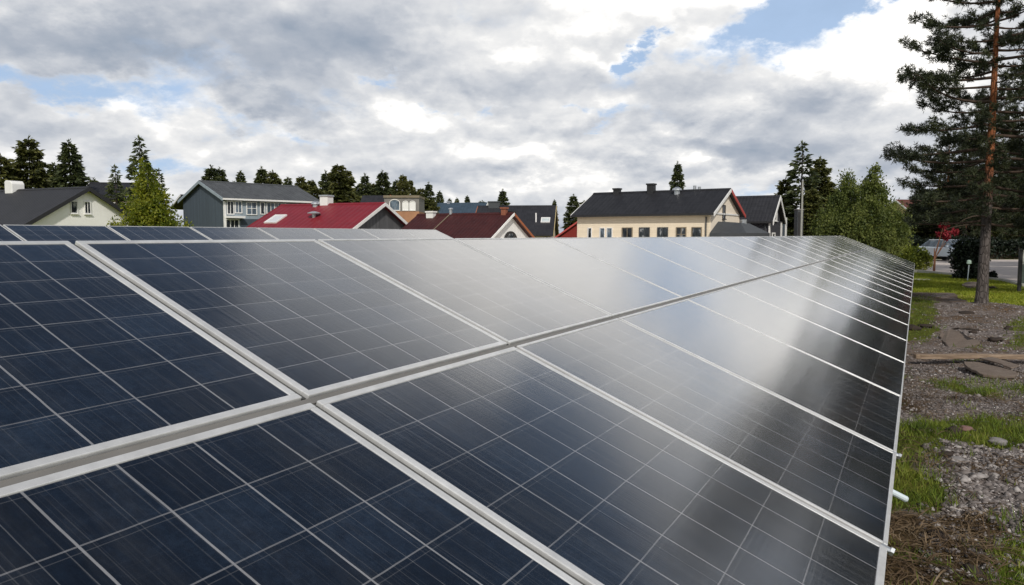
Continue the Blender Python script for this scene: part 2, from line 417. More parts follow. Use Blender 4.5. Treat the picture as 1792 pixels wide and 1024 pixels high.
MAT = {}
MAT['frame'] = mat_plain('panel_frame_aluminium', (0.66, 0.66, 0.655), 0.34, 0.35, 0.2, 14.0, bm=0.1)
MAT['rail'] = mat_plain('rail_steel', (0.21, 0.20, 0.185), 0.55, 0.3, 0.22, 5.0)
MAT['seam'] = mat_plain('grey_seam_strip', (0.075, 0.075, 0.072), 0.6, 0.2, 0.2, 5.0)
MAT['post'] = mat_plain('galvanised_post', (0.34, 0.35, 0.36), 0.45, 0.6, 0.2, 12.0)
MAT['plastic'] = mat_plain('pale_plastic', (0.55, 0.62, 0.66), 0.45, 0, 0.08, 8.0)
MAT['bolt'] = mat_plain('steel_bolt', (0.45, 0.47, 0.49), 0.3, 0.8, 0.1, 20)
MAT['white'] = mat_plain('white_paint', (0.78, 0.77, 0.75), 0.5, 0, 0.07, 4.0)
MAT['black'] = mat_plain('black_paint', (0.018, 0.018, 0.02), 0.5, 0, 0.2, 4.0)
MAT['darkgrey'] = mat_plain('dark_grey_paint', (0.05, 0.055, 0.06), 0.6, 0, 0.2, 4.0)
MAT['metal'] = mat_plain('vent_metal', (0.5, 0.52, 0.55), 0.35, 0.7, 0.15, 5.0)
MAT['brick'] = mat_plain('red_brick', (0.26, 0.09, 0.05), 0.8, 0, 0.3, 9.0)
MAT['glass'] = mat_glass()
MAT['glass_blue'] = mat_glass('blue_glass', (0.08, 0.11, 0.14))
MAT['cream'] = mat_plain('cream_render', (0.86, 0.85, 0.82), 0.85, 0, 0.06, 3.0, 0.2, 0.1)
MAT['beige'] = mat_siding('beige_boards', (0.80, 0.69, 0.53), 0.16, 'z', 0.07)
MAT['beige_gable'] = mat_plain('beige_gable_render', (0.80, 0.71, 0.59), 0.85, 0, 0.06, 3.0, 0.2)
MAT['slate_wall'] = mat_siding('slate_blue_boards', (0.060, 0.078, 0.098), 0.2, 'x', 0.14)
MAT['pale_grey'] = mat_siding('pale_grey_boards', (0.27, 0.32, 0.36), 0.2, 'x', 0.1)
MAT['grey_corr'] = mat_siding('grey_corrugated', (0.10, 0.10, 0.105), 0.18, 'x', 0.25)
MAT['orange'] = mat_plain('orange_render', (0.38, 0.20, 0.115), 0.85, 0, 0.2, 2.0, 0.2)
MAT['stone_grey'] = mat_plain('grey_render', (0.20, 0.19, 0.18), 0.85, 0, 0.25, 3.0, 0.2)
MAT['tan'] = mat_plain('tan_stone_band', (0.21, 0.175, 0.125), 0.8, 0, 0.2, 3.0, 0.2)
MAT['ochre'] = mat_plain('ochre_wall', (0.42, 0.34, 0.18), 0.85, 0, 0.1, 3.0, 0.2)
MAT['brown_wall'] = mat_siding('brown_boards', (0.055, 0.038, 0.032), 0.2, 'x', 0.2)
MAT['charcoal'] = mat_siding('charcoal_boards', (0.045, 0.045, 0.055), 0.2, 'x', 0.15)
MAT['red_wall'] = mat_siding('red_boards', (0.20, 0.022, 0.016), 0.2, 'x', 0.15)
MAT['rust_trim'] = mat_plain('rust_orange_trim', (0.36, 0.11, 0.04), 0.6, 0, 0.12, 4.0)
MAT['red_trim'] = mat_plain('red_trim', (0.42, 0.06, 0.05), 0.55, 0, 0.1, 4.0)
MAT['roof_black'] = mat_roof('black_roofing', (0.020, 0.020, 0.023))
MAT['roof_dark'] = mat_roof('dark_tiles', (0.024, 0.024, 0.028), 0.24)
MAT['roof_grey'] = mat_roof('weathered_grey_roofing', (0.072, 0.076, 0.08))
MAT['roof_red'] = mat_roof('red_metal_roofing', (0.20, 0.018, 0.026), 0.4, 0.16, 0.42)
MAT['roof_maroon'] = mat_roof('maroon_roofing', (0.050, 0.011, 0.010), 0.25, 0.28)
MAT['roof_blue'] = mat_roof('blue_slate_roofing', (0.042, 0.066, 0.094), 0.3, 0.2)
MAT['roof_brown'] = mat_roof('brown_roofing', (0.10, 0.035, 0.025), 0.3, 0.2)

# ================================================================== GROUND
ROAD = [(17.3, 25.0), (18.6, 28.0), (19.0, 30.5), (19.5, 35.7), (-10, 40.0), (-10, 54.0), (46, 54.0), (25, 28.5), (20.5, 24.5)]
def in_poly(x, y, poly):
    c = False; j = len(poly) - 1
    for i in range(len(poly)):
        xi, yi = poly[i]; xj, yj = poly[j]
        if (yi > y) != (yj > y) and x < (xj - xi) * (y - yi) / (yj - yi) + xi: c = not c
        j = i
    return c
TREE_BASE = on_ground(1720, 541)
def sm(x, a, b):
    u = min(1, max(0, (x - a) / (b - a))); return u * u * (3 - 2 * u)
def zones(X, Y):
    """(grass, straw, lawn) cover at a place; the rest is gravel"""
    n = mnoise.fractal(Vector((X * 0.9, Y * 0.9, 1.0)), 1.0, 2.0, 4)
    n2 = mnoise.fractal(Vector((X * 2.6, Y * 2.6, 7.0)), 1.0, 2.0, 3)
    n3 = mnoise.fractal(Vector((X * 1.7, Y * 1.7, 13.0)), 1.0, 2.0, 4)
    s = X / max(Y, 0.5) + n * 0.012
    y = Y + n * 0.42 + n2 * 0.22
    grass = straw = 0.0
    straw = (1 - sm(y, 4.35, 4.85)) * (1 - 0.75 * sm(s, 0.655, 0.685))
    straw = max(straw, 0.55 * sm(n2, 0.1, 0.5) * (1 - sm(y, 12, 15)))
    g1 = sm(y, 4.5, 4.8) * (1 - sm(y, 5.2, 5.5)) * (1 - sm(s, 0.585, 0.61))
    g2 = sm(y, 5.75, 6.05) * (1 - sm(y, 6.9, 7.25)) * (0.55 + 0.45 * sm(n2, -0.4, 0.1))
    g3 = sm(y, 4.6, 5.0) * (1 - sm(y, 6.6, 7.1)) * (1 - sm(s, 0.565, 0.595)) * 0.8
    g4 = sm(y, 7.9, 8.2) * (1 - sm(y, 8.7, 9.0)) * sm(s, 0.56, 0.60) * (0.35 + 0.6 * sm(n2, -0.2, 0.2))
    g5 = sm(y, 11.5, 13) * (1 - sm(y, 20, 22)) * (1 - sm(s, 0.56, 0.578))
    g6 = sm(y, 11.0, 12.5) * (1 - sm(y, 15, 16)) * sm(s, 0.655, 0.68) * 0.8
    g7 = (1 - sm(y, 4.4, 4.7)) * sm(s, 0.645, 0.68) * 0.9
    g9 = 0.75 * sm(n2, 0.12, 0.45) * (1 - sm(y, 4.6, 5.2))
    g8 = 0.55 * sm(n3, 0.22, 0.55) * (1 - sm(y, 14, 17))
    grass = max(g1, g2, g3, g4, g5, g6, g7, g8, g9) * (0.45 + 0.55 * sm(n3, -0.45, 0.05))
    edge = 22.6 - 4.8 * sm(s, 0.585, 0.63)
    lawn = sm(y, edge, edge + 0.7)
    lawn *= 0.25 + 0.75 * sm(math.hypot(X - TREE_BASE.x, (Y - TREE_BASE.y)) + 0.3 * n, 0.35, 0.9)
    q = -(X * -0.8793) + -(Y * 0.4762)             # distance in front of (right of) the array's lower edge
    if q < -0.4: lawn = max(lawn, sm(-q, 0.5, 1.6)); straw *= 0.2
    if Y < 2.5 : grass = max(grass, 0.5)
    if abs(X) > 60 or Y > 60 or Y < -2: lawn = 1.0
    straw = max(straw, 0.45 * sm(-n3, 0.15, 0.5) * (1 - sm(y, 7.5, 9)))
    return grass, straw * (1 - 0.7 * grass), lawn
def ground_z(X, Y):
    d = math.hypot(X, Y)
    a = 0.055 * sm(d, 1.5, 3.5) * (1 - sm(d, 24, 30))
    h = a * mnoise.fractal(Vector((X * 0.8, Y * 0.8, 3.0)), 1.0, 2.0, 5) + 0.35 * a * mnoise.fractal(Vector((X * 4, Y * 4, 9.0)), 1.0, 2.0, 3)
    if 2.5 < Y < 5.2 and X > 0.8: h += 0.05 * max(0, mnoise.fractal(Vector((X * 3.1, Y * 3.1, 5.0)), 1.0, 2.0, 4)) * (1 - sm(Y, 4.4, 5.2))
    h += 0.16 * math.exp(-((math.hypot(X - TREE_BASE.x, Y - TREE_BASE.y)) / 1.0) ** 2)
    if in_poly(X, Y, ROAD) : h = -0.012
    return h

def mat_ground():
    m, t, b = material('ground_soil_gravel_grass'); co = coords(t)
    at_ = t.node('ShaderNodeAttribute', attribute_name='cover').outputs['Color']
    rgb = t.node('ShaderNodeSeparateColor'); t.l.new(at_, rgb.inputs[0])
    n0 = t.noise(co, 0.8, 5, 0.6); n1 = t.noise(co, 5.0, 7, 0.7); n2 = t.noise(co, 34.0, 5, 0.7)
    vo = t.node('ShaderNodeTexVoronoi', feature='F1'); t.l.new(co, vo.inputs['Vector']); vo.inputs['Scale'].default_value = 38.0
    vc = t.node('ShaderNodeSeparateColor'); t.l.new(vo.outputs['Color'], vc.inputs[0])
    gv = t.ramp(t.m('ADD', t.m('MULTIPLY', vc.outputs[0], 0.6), t.m('MULTIPLY', n1, 0.4)),
                [(0.15, (0.075, 0.061, 0.055)), (0.45, (0.165, 0.137, 0.125)), (0.7, (0.25, 0.215, 0.20)), (0.95, (0.37, 0.335, 0.315))])
    soil = t.ramp(n1, [(0.3, (0.040, 0.026, 0.017)), (0.55, (0.115, 0.076, 0.048)), (0.75, (0.18, 0.125, 0.080))])
    base = t.mix(t.step(t.m('ADD', t.m('MULTIPLY', n0, 0.6), t.m('MULTIPLY', n1, 0.4)), 0.42, 0.60), gv, soil)
    straw = t.ramp(n2, [(0.3, (0.022, 0.014, 0.008)), (0.6, (0.10, 0.066, 0.030)), (0.8, (0.17, 0.115, 0.06))])
    grass = t.ramp(t.m('ADD', t.m('MULTIPLY', n1, 0.5), t.m('MULTIPLY', n2, 0.5)), [(0.3, (0.028, 0.036, 0.006)), (0.5, (0.080, 0.092, 0.013)), (0.7, (0.15, 0.14, 0.026))])
    lawn = t.ramp(t.m('ADD', t.m('MULTIPLY', n0, 0.5), t.m('MULTIPLY', n2, 0.5)), [(0.32, (0.11, 0.135, 0.010)), (0.55, (0.21, 0.235, 0.020)), (0.72, (0.29, 0.275, 0.036))])
    def fac(ch): return t.step(t.m('ADD', ch, t.m('MULTIPLY', t.m('SUBTRACT', t.m('ADD', t.m('MULTIPLY', n1, 0.6), t.m('MULTIPLY', n2, 0.4)), 0.5), 1.1)), 0.30, 0.62)
    c = t.mix(fac(rgb.outputs[1]), base, straw)
    c = t.mix(fac(rgb.outputs[0]), c, grass)
    c = t.mix(fac(rgb.outputs[2]), c, lawn)
    t.l.new(c, b.inputs['Base Color']); b.inputs['Roughness'].default_value = 0.95; b.inputs['Specular IOR Level'].default_value = 0.15
    bump(t, b, t.m('ADD', t.m('ADD', n1, t.m('MULTIPLY', n2, 0.7)), t.m('MULTIPLY', vo.outputs['Distance'], -0.5)), 0.9, 0.03)
    return m

def build_ground():
    def axis(lo, hi, dense0, dense1, step):
        mid = list(np.arange(dense0, dense1 + 1e-6, step))
        a, s, left = dense0, step, []
        while a > lo: s *= 1.28; a -= s; left.append(a)
        a, s, right = dense1, step, []
        while a < hi: s *= 1.28; a += s; right.append(a)
        return left[::-1] + mid + right
    xs = axis(-1500, 1500, 0.8, 15.0, 0.085); ys = axis(-1500, 1500, 2.6, 27.0, 0.085)
    # compress the far half of the dense band in Y
    nx, ny = len(xs), len(ys)
    V = np.zeros((ny, nx, 3)); C = np.zeros((ny, nx, 4)); C[..., 3] = 1
    for j, y in enumerate(ys):
        for i, x in enumerate(xs):
            far = abs(x) > 70 or abs(y) > 70
            V[j, i] = (x, y, 0 if far else ground_z(x, y))
            C[j, i, :3] = (0, 0, 1) if far else zones(x, y)
    idx = np.arange(nx * ny).reshape(ny, nx)
    F = np.stack([idx[:-1, :-1], idx[:-1, 1:], idx[1:, 1:], idx[1:, :-1]], -1).reshape(-1, 4)
    o = mesh_np('ground', V.reshape(-1, 3), F, mat_ground(), smooth=True, attr={'cover': C.reshape(-1, 4)})
    tag(o, kind='structure')
build_ground()

def build_road():
    m, t, b = material('worn_beige_asphalt'); co = coords(t)
    n = t.m('ADD', t.m('MULTIPLY', t.noise(co, 0.35, 5, 0.6), 0.6), t.m('MULTIPLY', t.noise(co, 30, 4, 0.7), 0.4))
    t.l.new(t.ramp(n, [(0.3, (0.42, 0.365, 0.33)), (0.7, (0.55, 0.49, 0.45))]), b.inputs['Base Color']); b.inputs['Roughness'].default_value = 0.9
    mb = MB(); mb.prism(ROAD, -0.05, 0.012, lambda a, c, z: Vector((a, c, z)))
    tag(mb.build('road', m), kind='structure')
    mk = mat_plain('kerb_concrete', (0.34, 0.33, 0.29), 0.9, 0, 0.15, 6.0)
    kb = MB()
    line = [Vector((x, y, 0)) for x, y in ([(20.5, 24.5)] + ROAD[:5])]
    for a, c in zip(line[:-1], line[1:]):
        d = (c - a); L = d.length; d.normalize(); nrm = Vector((d.y, -d.x, 0)) * -1
        M = Matrix.Translation(a) @ Matrix(((d.x, nrm.x, 0, 0), (d.y, nrm.y, 0, 0), (0, 0, 1, 0), (0, 0, 0, 1)))
        kb.box(0, L, 0.003, 0.15, -0.1, 0.115, M)
    tag(kb.build('kerb', mk), kind='structure')
    # narrow pale footpath crossing the lawn beside the array's far end
    fp = MB(); a = on_ground(1590, 492); c = on_ground(1628, 491)
    fp.prism([(a.x - 8, a.y + 0.2), (c.x, c.y - 0.1), (c.x + .3, c.y + 0.75), (a.x - 8, a.y + 1.1)], 0.0, 0.035, lambda p, q, z: Vector((p, q, z)))
    tag(fp.build('footpath', mk), kind='structure')
build_road()

# ================================================================== SOLAR ARRAYS
TH, TL = R(28.44), R(22.13)
D1 = Vector((math.sin(TH), math.cos(TH), 0))
H2 = Vector((-math.cos(TH), math.sin(TH), 0))
D2 = H2 * math.cos(TL) + Vector((0, 0, 1)) * math.sin(TL)
NP = D1.cross(D2)
if NP.z < 0: NP = -NP
PW = 1.225
def plane_matrix(origin):
    X = D1; Z = NP; Y = Z.cross(X)                 # Y climbs the slope
    return Matrix(((X.x, Y.x, Z.x, origin.x), (X.y, Y.y, Z.y, origin.y), (X.z, Y.z, Z.z, origin.z), (0, 0, 0, 1)))

def make_panel(w, h, nx, ny, fw, tagn, name='solar_panel'):
    root = bpy.data.objects.new(name, None); COL.objects.link(root); root.empty_display_size = 0.2
    ft = 0.040
    f = MB(); x, y = w / 2, h / 2
    f.box(-x, x, y - fw, y, -ft, 0.0); f.box(-x, x, -y, -y + fw, -ft, 0.0)
    f.box(-x, -x + fw, -y + fw, y - fw, -ft, -0.0005); f.box(x - fw, x, -y + fw, y - fw, -ft, -0.0005)
    fr = f.build('frame', MAT['frame'], root, bevel=0.003)
    g = MB(); gw, gh = w - 2 * fw, h - 2 * fw
    g.box(-gw / 2, gw / 2, -gh / 2, gh / 2, -0.010, -0.003)
    g.build('cell_glass', mat_cells('solar_cells_' + tagn, gw, gh, nx, ny), root)
    b = MB(); b.box(-0.07, 0.07, y - 0.22, y - 0.11, -0.055, -0.0105)
    b.build('junction_box', MAT['black'], root)
    return root

V_BOT, V_MID0, V_MID1, V_TOP = -0.352, 1.208, 1.240, 2.412
ARRAY_O = Vector((0, 0, CAM_H)) - NP
def place(root, origin, u, v):
    root.matrix_world = plane_matrix(origin + D1 * u + D2 * v)

SEAMS = [0.35, 1.575, 2.79, 4.04, 5.50] + [5.50 + 1.483 * i for i in range(1, 19)]
NUM = ['first', 'second', 'third', 'fourth', 'fifth', 'sixth', 'seventh', 'eighth', 'ninth', 'tenth', 'eleventh', 'twelfth', 'thirteenth', 'fourteenth', 'fifteenth', 'sixteenth', 'seventeenth']
def bracket_parts(root, w, h, connector):
    b = MB(); x, y = w / 2, -h / 2
    b.tube([(x + 0.011, y + 0.02, -0.01), (x + 0.011, y - 0.012, -0.01)], 0.011, 8); b.tube([(x + 0.011, y - 0.011, -0.01), (x + 0.011, y - 0.023, -0.01)], 0.016, 6)
    b.build('bolt', MAT['bolt'], root)
    if connector:
        c = MB(); c.tube([(0.05, y - 0.001, -0.02), (0.05, y - 0.062, -0.02)], [0.013, 0.013], 10)
        c.tube([(0.05, y - 0.062, -0.02), (0.05, y - 0.068, -0.02)], [0.013, 0.008], 10)
        c.build('cable_connector', MAT['plastic'], root)

def build_front_array():
    wu = PW - 0.024
    protos = {}
    nc = len(SEAMS) - 1
    for row in ('upper', 'lower'):
        v = (V_TOP + V_MID1) / 2 if row == 'upper' else (V_MID0 + V_BOT) / 2
        h = (V_TOP - V_MID1) if row == 'upper' else (V_MID0 - V_BOT)
        for k in range(-1, nc - 1):
            w = SEAMS[k + 2] - SEAMS[k + 1]
            wu = w - (0.026 if k < 2 else 0.016)
            fw = 0.025 if k < 1 else 0.016 if k < 3 else 0.010
            key = (row, round(wu, 3), fw)
            if key not in protos:
                r = protos[key] = make_panel(wu, h, 6 if w < 1.4 else 7, 8, fw, '%s_row_%d' % (row, len(protos)))
            else: r = copy_tree(protos[key])
            place(r, ARRAY_O, (SEAMS[k + 1] + SEAMS[k + 2]) / 2, v)
            pos = k + 1
            if row == 'lower' and k in (0, 1): bracket_parts_later.append((r, wu, h, k == 1))
            shape = 'nearly square' if row == 'upper' else 'tall'
            if pos == 0 and row == 'lower': lab = 'dark blue solar panel filling the bottom left corner of the front array'
            elif pos == 0: lab = 'dark blue upper-row solar panel cut by the left edge of the photo'
            elif pos <= 11: lab = '%s %s-row solar panel of the front array, counted from the photo\'s left edge' % (NUM[pos], row)
            elif pos == nc - 1: lab = 'last %s-row solar panel at the far end of the front array' % row
            else: lab = '%s %s-row solar panel of the front array, counted from its far end' % (NUM[nc - 1 - pos], row)
            tag(r, lab, 'solar panel', 'solar panels in the %s row of the front array' % row)
bracket_parts_later = []
build_front_array()
for a in bracket_parts_later: bracket_parts(*a)

Q2, Z2 = 9.0, 0.1213
ARRAY2_TOP = Vector((0, 0, CAM_H + Z2)) + H2 * Q2
ARRAY2_O = ARRAY2_TOP - D2 * V_TOP
U2_0 = 4.65
def build_rear_array():
    wu = PW - 0.024
    pr = make_panel(wu, V_TOP - V_MID1, 6, 8, 0.014, 'rear_upper'), make_panel(wu, V_MID0 - V_BOT, 6, 8, 0.014, 'rear_lower')
    labs = ['leftmost top-row dark panel of the rear array, cut by the photo\'s left edge', 'top-row rear array panel below the white gable\'s left corner', 'top-row rear array panel in front of the white gable with two windows',
            'top-row rear array panel in front of the light green birch', 'top-row rear array panel in front of the slate blue house', 'top-row rear array panel below the left end of the red roof',
            'pale reflecting top-row rear array panel below the red roof\'s middle', 'rightmost pale reflecting panel in the top row of the rear array']
    first = [True, True]
    for i in range(8):
        k = i - 1
        for row in (0, 1):
            if row == 1 and i != 7 and i != 0: pass
            v = (V_TOP + V_MID1) / 2 if row == 0 else (V_MID0 + V_BOT) / 2
            if first[row]: r = pr[row]; first[row] = False
            else: r = copy_tree(pr[row])
            place(r, ARRAY2_O, U2_0 + PW * (k + 0.5), v)
            if row == 0: tag(r, labs[i], 'solar panel', 'solar panels in the top row of the rear array')
            else: tag(r, 'lower-row panel of the rear array, mostly hidden behind the front array', 'solar panel', 'lower panels of the rear array')
build_rear_array()

def build_rack(origin, u0, u1, step, label, seams):
    root = empty('mounting_rack', label, 'rack', origin + D1 * u0)
    for v, half in ((V_BOT + 0.25, 0.03), ((V_MID0 + V_MID1) / 2, 0.055), (V_TOP - 0.25, 0.03)):
        m = MB(); M = plane_matrix(D1 * 0 + D2 * v)
        m.box(0, u1 - u0, -half, half, -0.10, -0.042 if half < 0.05 else -0.0405, M)
        if half > 0.05: m.box(0, u1 - u0, -(V_MID1 - V_MID0) / 2 + 0.003, (V_MID1 - V_MID0) / 2 - 0.003, -0.0404, -0.009, M); m.build('rail', MAT['rail'], root)
    u = step / 2
    while u < u1 - u0:
        for v in (V_BOT + 0.25, V_TOP - 0.25):
            p = D1 * u + D2 * v - NP * 0.10; m = MB()
            top = p; zb = -(origin + D1 * u0).z - 0.1
            m.tube([(top.x, top.y, zb), (top.x, top.y, top.z)], 0.045, 8); m.build('post', MAT['post'], root)
        m = MB(); M = plane_matrix(D1 * u)
        m.box(-0.03, 0.03, V_BOT + 0.1, V_TOP - 0.1, -0.16, -0.101, M); m.build('beam', MAT['rail'], root)
        u += step
    for q in seams[1:-1]:
        for a, b_ in ((V_BOT + 0.01, V_MID0 - 0.002), (V_MID1 + 0.002, V_TOP - 0.01)):
            m = MB(); M = plane_matrix(D1 * (q - u0)); m.box(-0.007, 0.007, a, b_, -0.0400, -0.010, M); m.build('seam_strip', MAT['seam'], root)
build_rack(ARRAY_O, SEAMS[0], SEAMS[-1], 3.675, 'grey steel mounting rack showing as the gap between the front array\'s two rows', SEAMS)
build_rack(ARRAY2_O, U2_0 - PW, U2_0 + PW * 7, 2.9, 'grey steel mounting rack under the rear array of panels', [U2_0 + PW * k for k in range(-1, 8)])

# ================================================================== HOUSES
def rect_frame(x0, x1, z0, z1, t, d0, d1, M):
    m = MB()
    m.box(x0 - t, x1 + t, d0, d1, z1, z1 + t, M); m.box(x0 - t, x1 + t, d0, d1, z0 - t, z0, M)
    m.box(x0 - t, x0, d0, d1, z0, z1, M); m.box(x1, x1 + t, d0, d1, z0, z1, M)
    return m

class House:
    """gabled house: local x along the ridge, local -y is the long side; apex = ground point under one ridge end"""
    def __init__(s, name, label, apex, end, yaw, L, W, eave, ridge, wall, roof, over=0.35, over_end=0.3, cat='house', group=None, end_wall=None, thick=0.12):
        xd = Vector((math.cos(yaw), math.sin(yaw), 0))
        c = Vector((apex.x, apex.y, 0)) - xd * (L / 2 * end)
        s.root = empty(name, label, cat, c, yaw, group); s.L, s.W, s.eave, s.ridge, s.over, s.over_end = L, W, eave, ridge, over, over_end
        s.yaw = yaw; s.c = c
        w = MB(); prof = [(-W / 2, -0.3), (W / 2, -0.3), (W / 2, eave), (0, ridge), (-W / 2, eave)]
        w.prism(prof, -L / 2, L / 2, lambda a, b, t: Vector((t, a, b)))
        s.wall = w.build('wall', wall, s.root)
        if end_wall:
            for sg in (-1, 1):
                g = MB(); g.prism([(-W / 2, -0.3), (W / 2, -0.3), (W / 2, eave), (0, ridge), (-W / 2, eave)], 0, 0.02, lambda a, b, t: Vector((sg * (L / 2 + t), a, b)))
                g.build('gable_wall', end_wall, s.root)
        sl = (ridge - eave) / (W / 2); s.slope = sl; s.thick = thick
        r = MB(); x0, x1 = -L / 2 - over_end, L / 2 + over_end
        ye = W / 2 + over; ze = eave - over * sl
        up = thick * math.sqrt(1 + sl * sl)
        prof = [(-ye, ze + 0.01), (0, ridge + 0.01), (ye, ze + 0.01), (ye, ze + up), (0, ridge + up), (-ye, ze + up)]
        r.prism(prof, x0, x1, lambda a, b, t: Vector((t, a, b)))
        s.roof = r.build('roof', roof, s.root)
        s.up = up
        c_ = MB(); zc = ridge + up
        c_.prism([(-0.16, zc - 0.16 * sl + 0.004), (0, zc + 0.004), (0.16, zc - 0.16 * sl + 0.004), (0.16, zc - 0.16 * sl + 0.035), (0, zc + 0.05), (-0.16, zc - 0.16 * sl + 0.035)], x0 - 0.01, x1 + 0.01, lambda a, b, t: Vector((t, a, b)))
        c_.build('ridge_cap', roof, s.roof)
        if eave < 4.5:
            dp = MB(); dp.tube([(L / 2 - 0.25, -W / 2 - 0.07, 0), (L / 2 - 0.25, -W / 2 - 0.07, eave - 0.25)], 0.045, 8); dp.build('downpipe', MAT['darkgrey'], s.root)
    def barge(s, mat, ends=(-1, 1), width=0.2, t=0.05, sides=(-1, 1), mat2=None):
        for e in ends:
            for sd in sides:
                m = MB(); x = e * (s.L / 2 + s.over_end)
                ye = s.W / 2 + s.over; ze = s.eave - s.over * s.slope
                prof = [(0, s.ridge + s.up + 0.012), (sd * ye, ze + s.up + 0.012), (sd * ye, ze + s.up - width), (0, s.ridge + s.up - width)]
                m.prism(prof, 0.003, t, lambda a, b, q: Vector((x + e * q, a, b)))
                m.build('bargeboard', mat2 if (mat2 and sd > 0) else mat, s.root)
    def fascia(s, mat, sides=(-1,), h=0.14):
        for sd in sides:
            m = MB(); ye = s.W / 2 + s.over; ze = s.eave - s.over * s.slope
            y0, y1 = sorted((sd * (ye + 0.003), sd * (ye + 0.07)))
            m.box(-s.L / 2 - s.over_end, s.L / 2 + s.over_end, y0, y1, ze + s.up - h, ze + s.up - 0.02); m.build('gutter', mat, s.root)
    def face(s, side):
        """matrix taking (along, outward, z) on a wall to house coordinates"""
        if side == 'front': return Matrix(((1, 0, 0, 0), (0, -1, 0, -s.W / 2), (0, 0, 1, 0), (0, 0, 0, 1)))
        if side == 'right': return Matrix(((0, 1, 0, s.L / 2), (1, 0, 0, 0), (0, 0, 1, 0), (0, 0, 0, 1)))
        if side == 'left': return Matrix(((0, -1, 0, -s.L / 2), (-1, 0, 0, 0), (0, 0, 1, 0), (0, 0, 0, 1)))
    def window(s, side, a0, a1, z0, z1, frame, pane=None, t=0.07, bars=(0, 0), sill=True, off=0.0, label=None, name='window'):
        M = s.face(side); pane = pane or MAT['glass']
        m = rect_frame(a0, a1, z0, z1, t, off + 0.002, off + 0.06, M)
        o = bpy.data.objects.new(name, None)
        fr = m.build(name, frame, s.root); bpy.data.objects.remove(o)
        for i in range(bars[0]):
            x = a0 + (a1 - a0) * (i + 1) / (bars[0] + 1)
            b = MB(); b.box(x - 0.02, x + 0.02, off + 0.022, off + 0.045, z0, z1, M); b.build('muntin', frame, fr)
        for i in range(bars[1]):
            z = z0 + (z1 - z0) * (i + 1) / (bars[1] + 1)
            b = MB(); b.box(a0, a1, off + 0.023, off + 0.043, z - 0.02, z + 0.02, M); b.build('muntin', frame, fr)
        p = MB(); p.box(a0, a1, off + 0.003, off + 0.02, z0, z1, M); p.build('pane', pane, fr)
        if sill:
            q = MB(); q.box(a0 - t - 0.04, a1 + t + 0.04, off + 0.002, off + 0.12, z0 - t - 0.05, z0 - t - 0.003, M); q.build('sill', frame, fr)
        if label: fr['label'] = label
        return fr
    def roof_z(s, y): return s.ridge + s.up - abs(y) * s.slope
    def chimney(s, x, y, w, d, top, mat, cap=None, name='chimney', bulge=0.05):
        m = MB(); z0 = s.roof_z(y) - 0.35
        m.box(x - w / 2, x + w / 2, y - d / 2, y + d / 2, z0, top)
        ch = m.build(name, mat, s.roof)
        c = MB(); c.box(x - w / 2 - bulge, x + w / 2 + bulge, y - d / 2 - bulge, y + d / 2 + bulge, top + 0.002, top + 0.1); c.build('cap', cap or mat, s.roof)
        return ch
    def vent(s, x, y, r, top, mat, hood=True):
        m = MB(); z0 = s.roof_z(y) - 0.2
        m.tube([(x, y, z0), (x, y, top)], r, 12)
        if hood: m.tube([(x, y, top), (x, y, top + r * 0.5), (x, y, top + r * 1.1)], [r * 1.55, r * 1.5, r * 0.4], 12)
        return m.build('vent_pipe', mat, s.roof, smooth=False)
    def skylight(s, x, y, w, l, frame, pane):
        """lies on the front slope"""
        a = math.atan(s.slope)
        M = Matrix.Translation((x, y, s.roof_z(y))) @ Matrix.Rotation(a, 4, 'X')
        m = MB()
        m.box(-w / 2 - 0.06, w / 2 + 0.06, l / 2, l / 2 + 0.06, 0.002, 0.09, M); m.box(-w / 2 - 0.06, w / 2 + 0.06, -l / 2 - 0.06, -l / 2, 0.002, 0.09, M)
        m.box(-w / 2 - 0.06, -w / 2, -l / 2, l / 2, 0.002, 0.09, M); m.box(w / 2, w / 2 + 0.06, -l / 2, l / 2, 0.002, 0.09, M)
        f = m.build('skylight', frame, s.roof)
        p = MB(); p.box(-w / 2, w / 2, -l / 2, l / 2, 0.003, 0.05, M); p.build('pane', pane, f)
    def to_local(s, P):
        d = Vector((P.x, P.y, 0)) - s.c
        return d.x * math.cos(s.yaw) + d.y * math.sin(s.yaw), -d.x * math.sin(s.yaw) + d.y * math.cos(s.yaw)
    def along_front(s, px):
        """local x where the sight line through a photo column meets the front wall"""
        r = ray(px, 400); dx, dy = r.x, r.y
        cx, sx = math.cos(s.yaw), math.sin(s.yaw)
        # point k*(dx,dy); local y = -W/2
        k = (-s.W / 2 + (-s.c.x * sx + s.c.y * cx)) / (-dx * sx + dy * cx)
        return s.to_local(Vector((k * dx, k * dy, 0)))[0]
    def along_right(s, px):
        r = ray(px, 400); dx, dy = r.x, r.y
        cx, sx = math.cos(s.yaw), math.sin(s.yaw)
        k = (s.L / 2 + s.c.x * cx + s.c.y * sx) / (dx * cx + dy * sx)
        return s.to_local(Vector((k * dx, k * dy, 0)))[1]

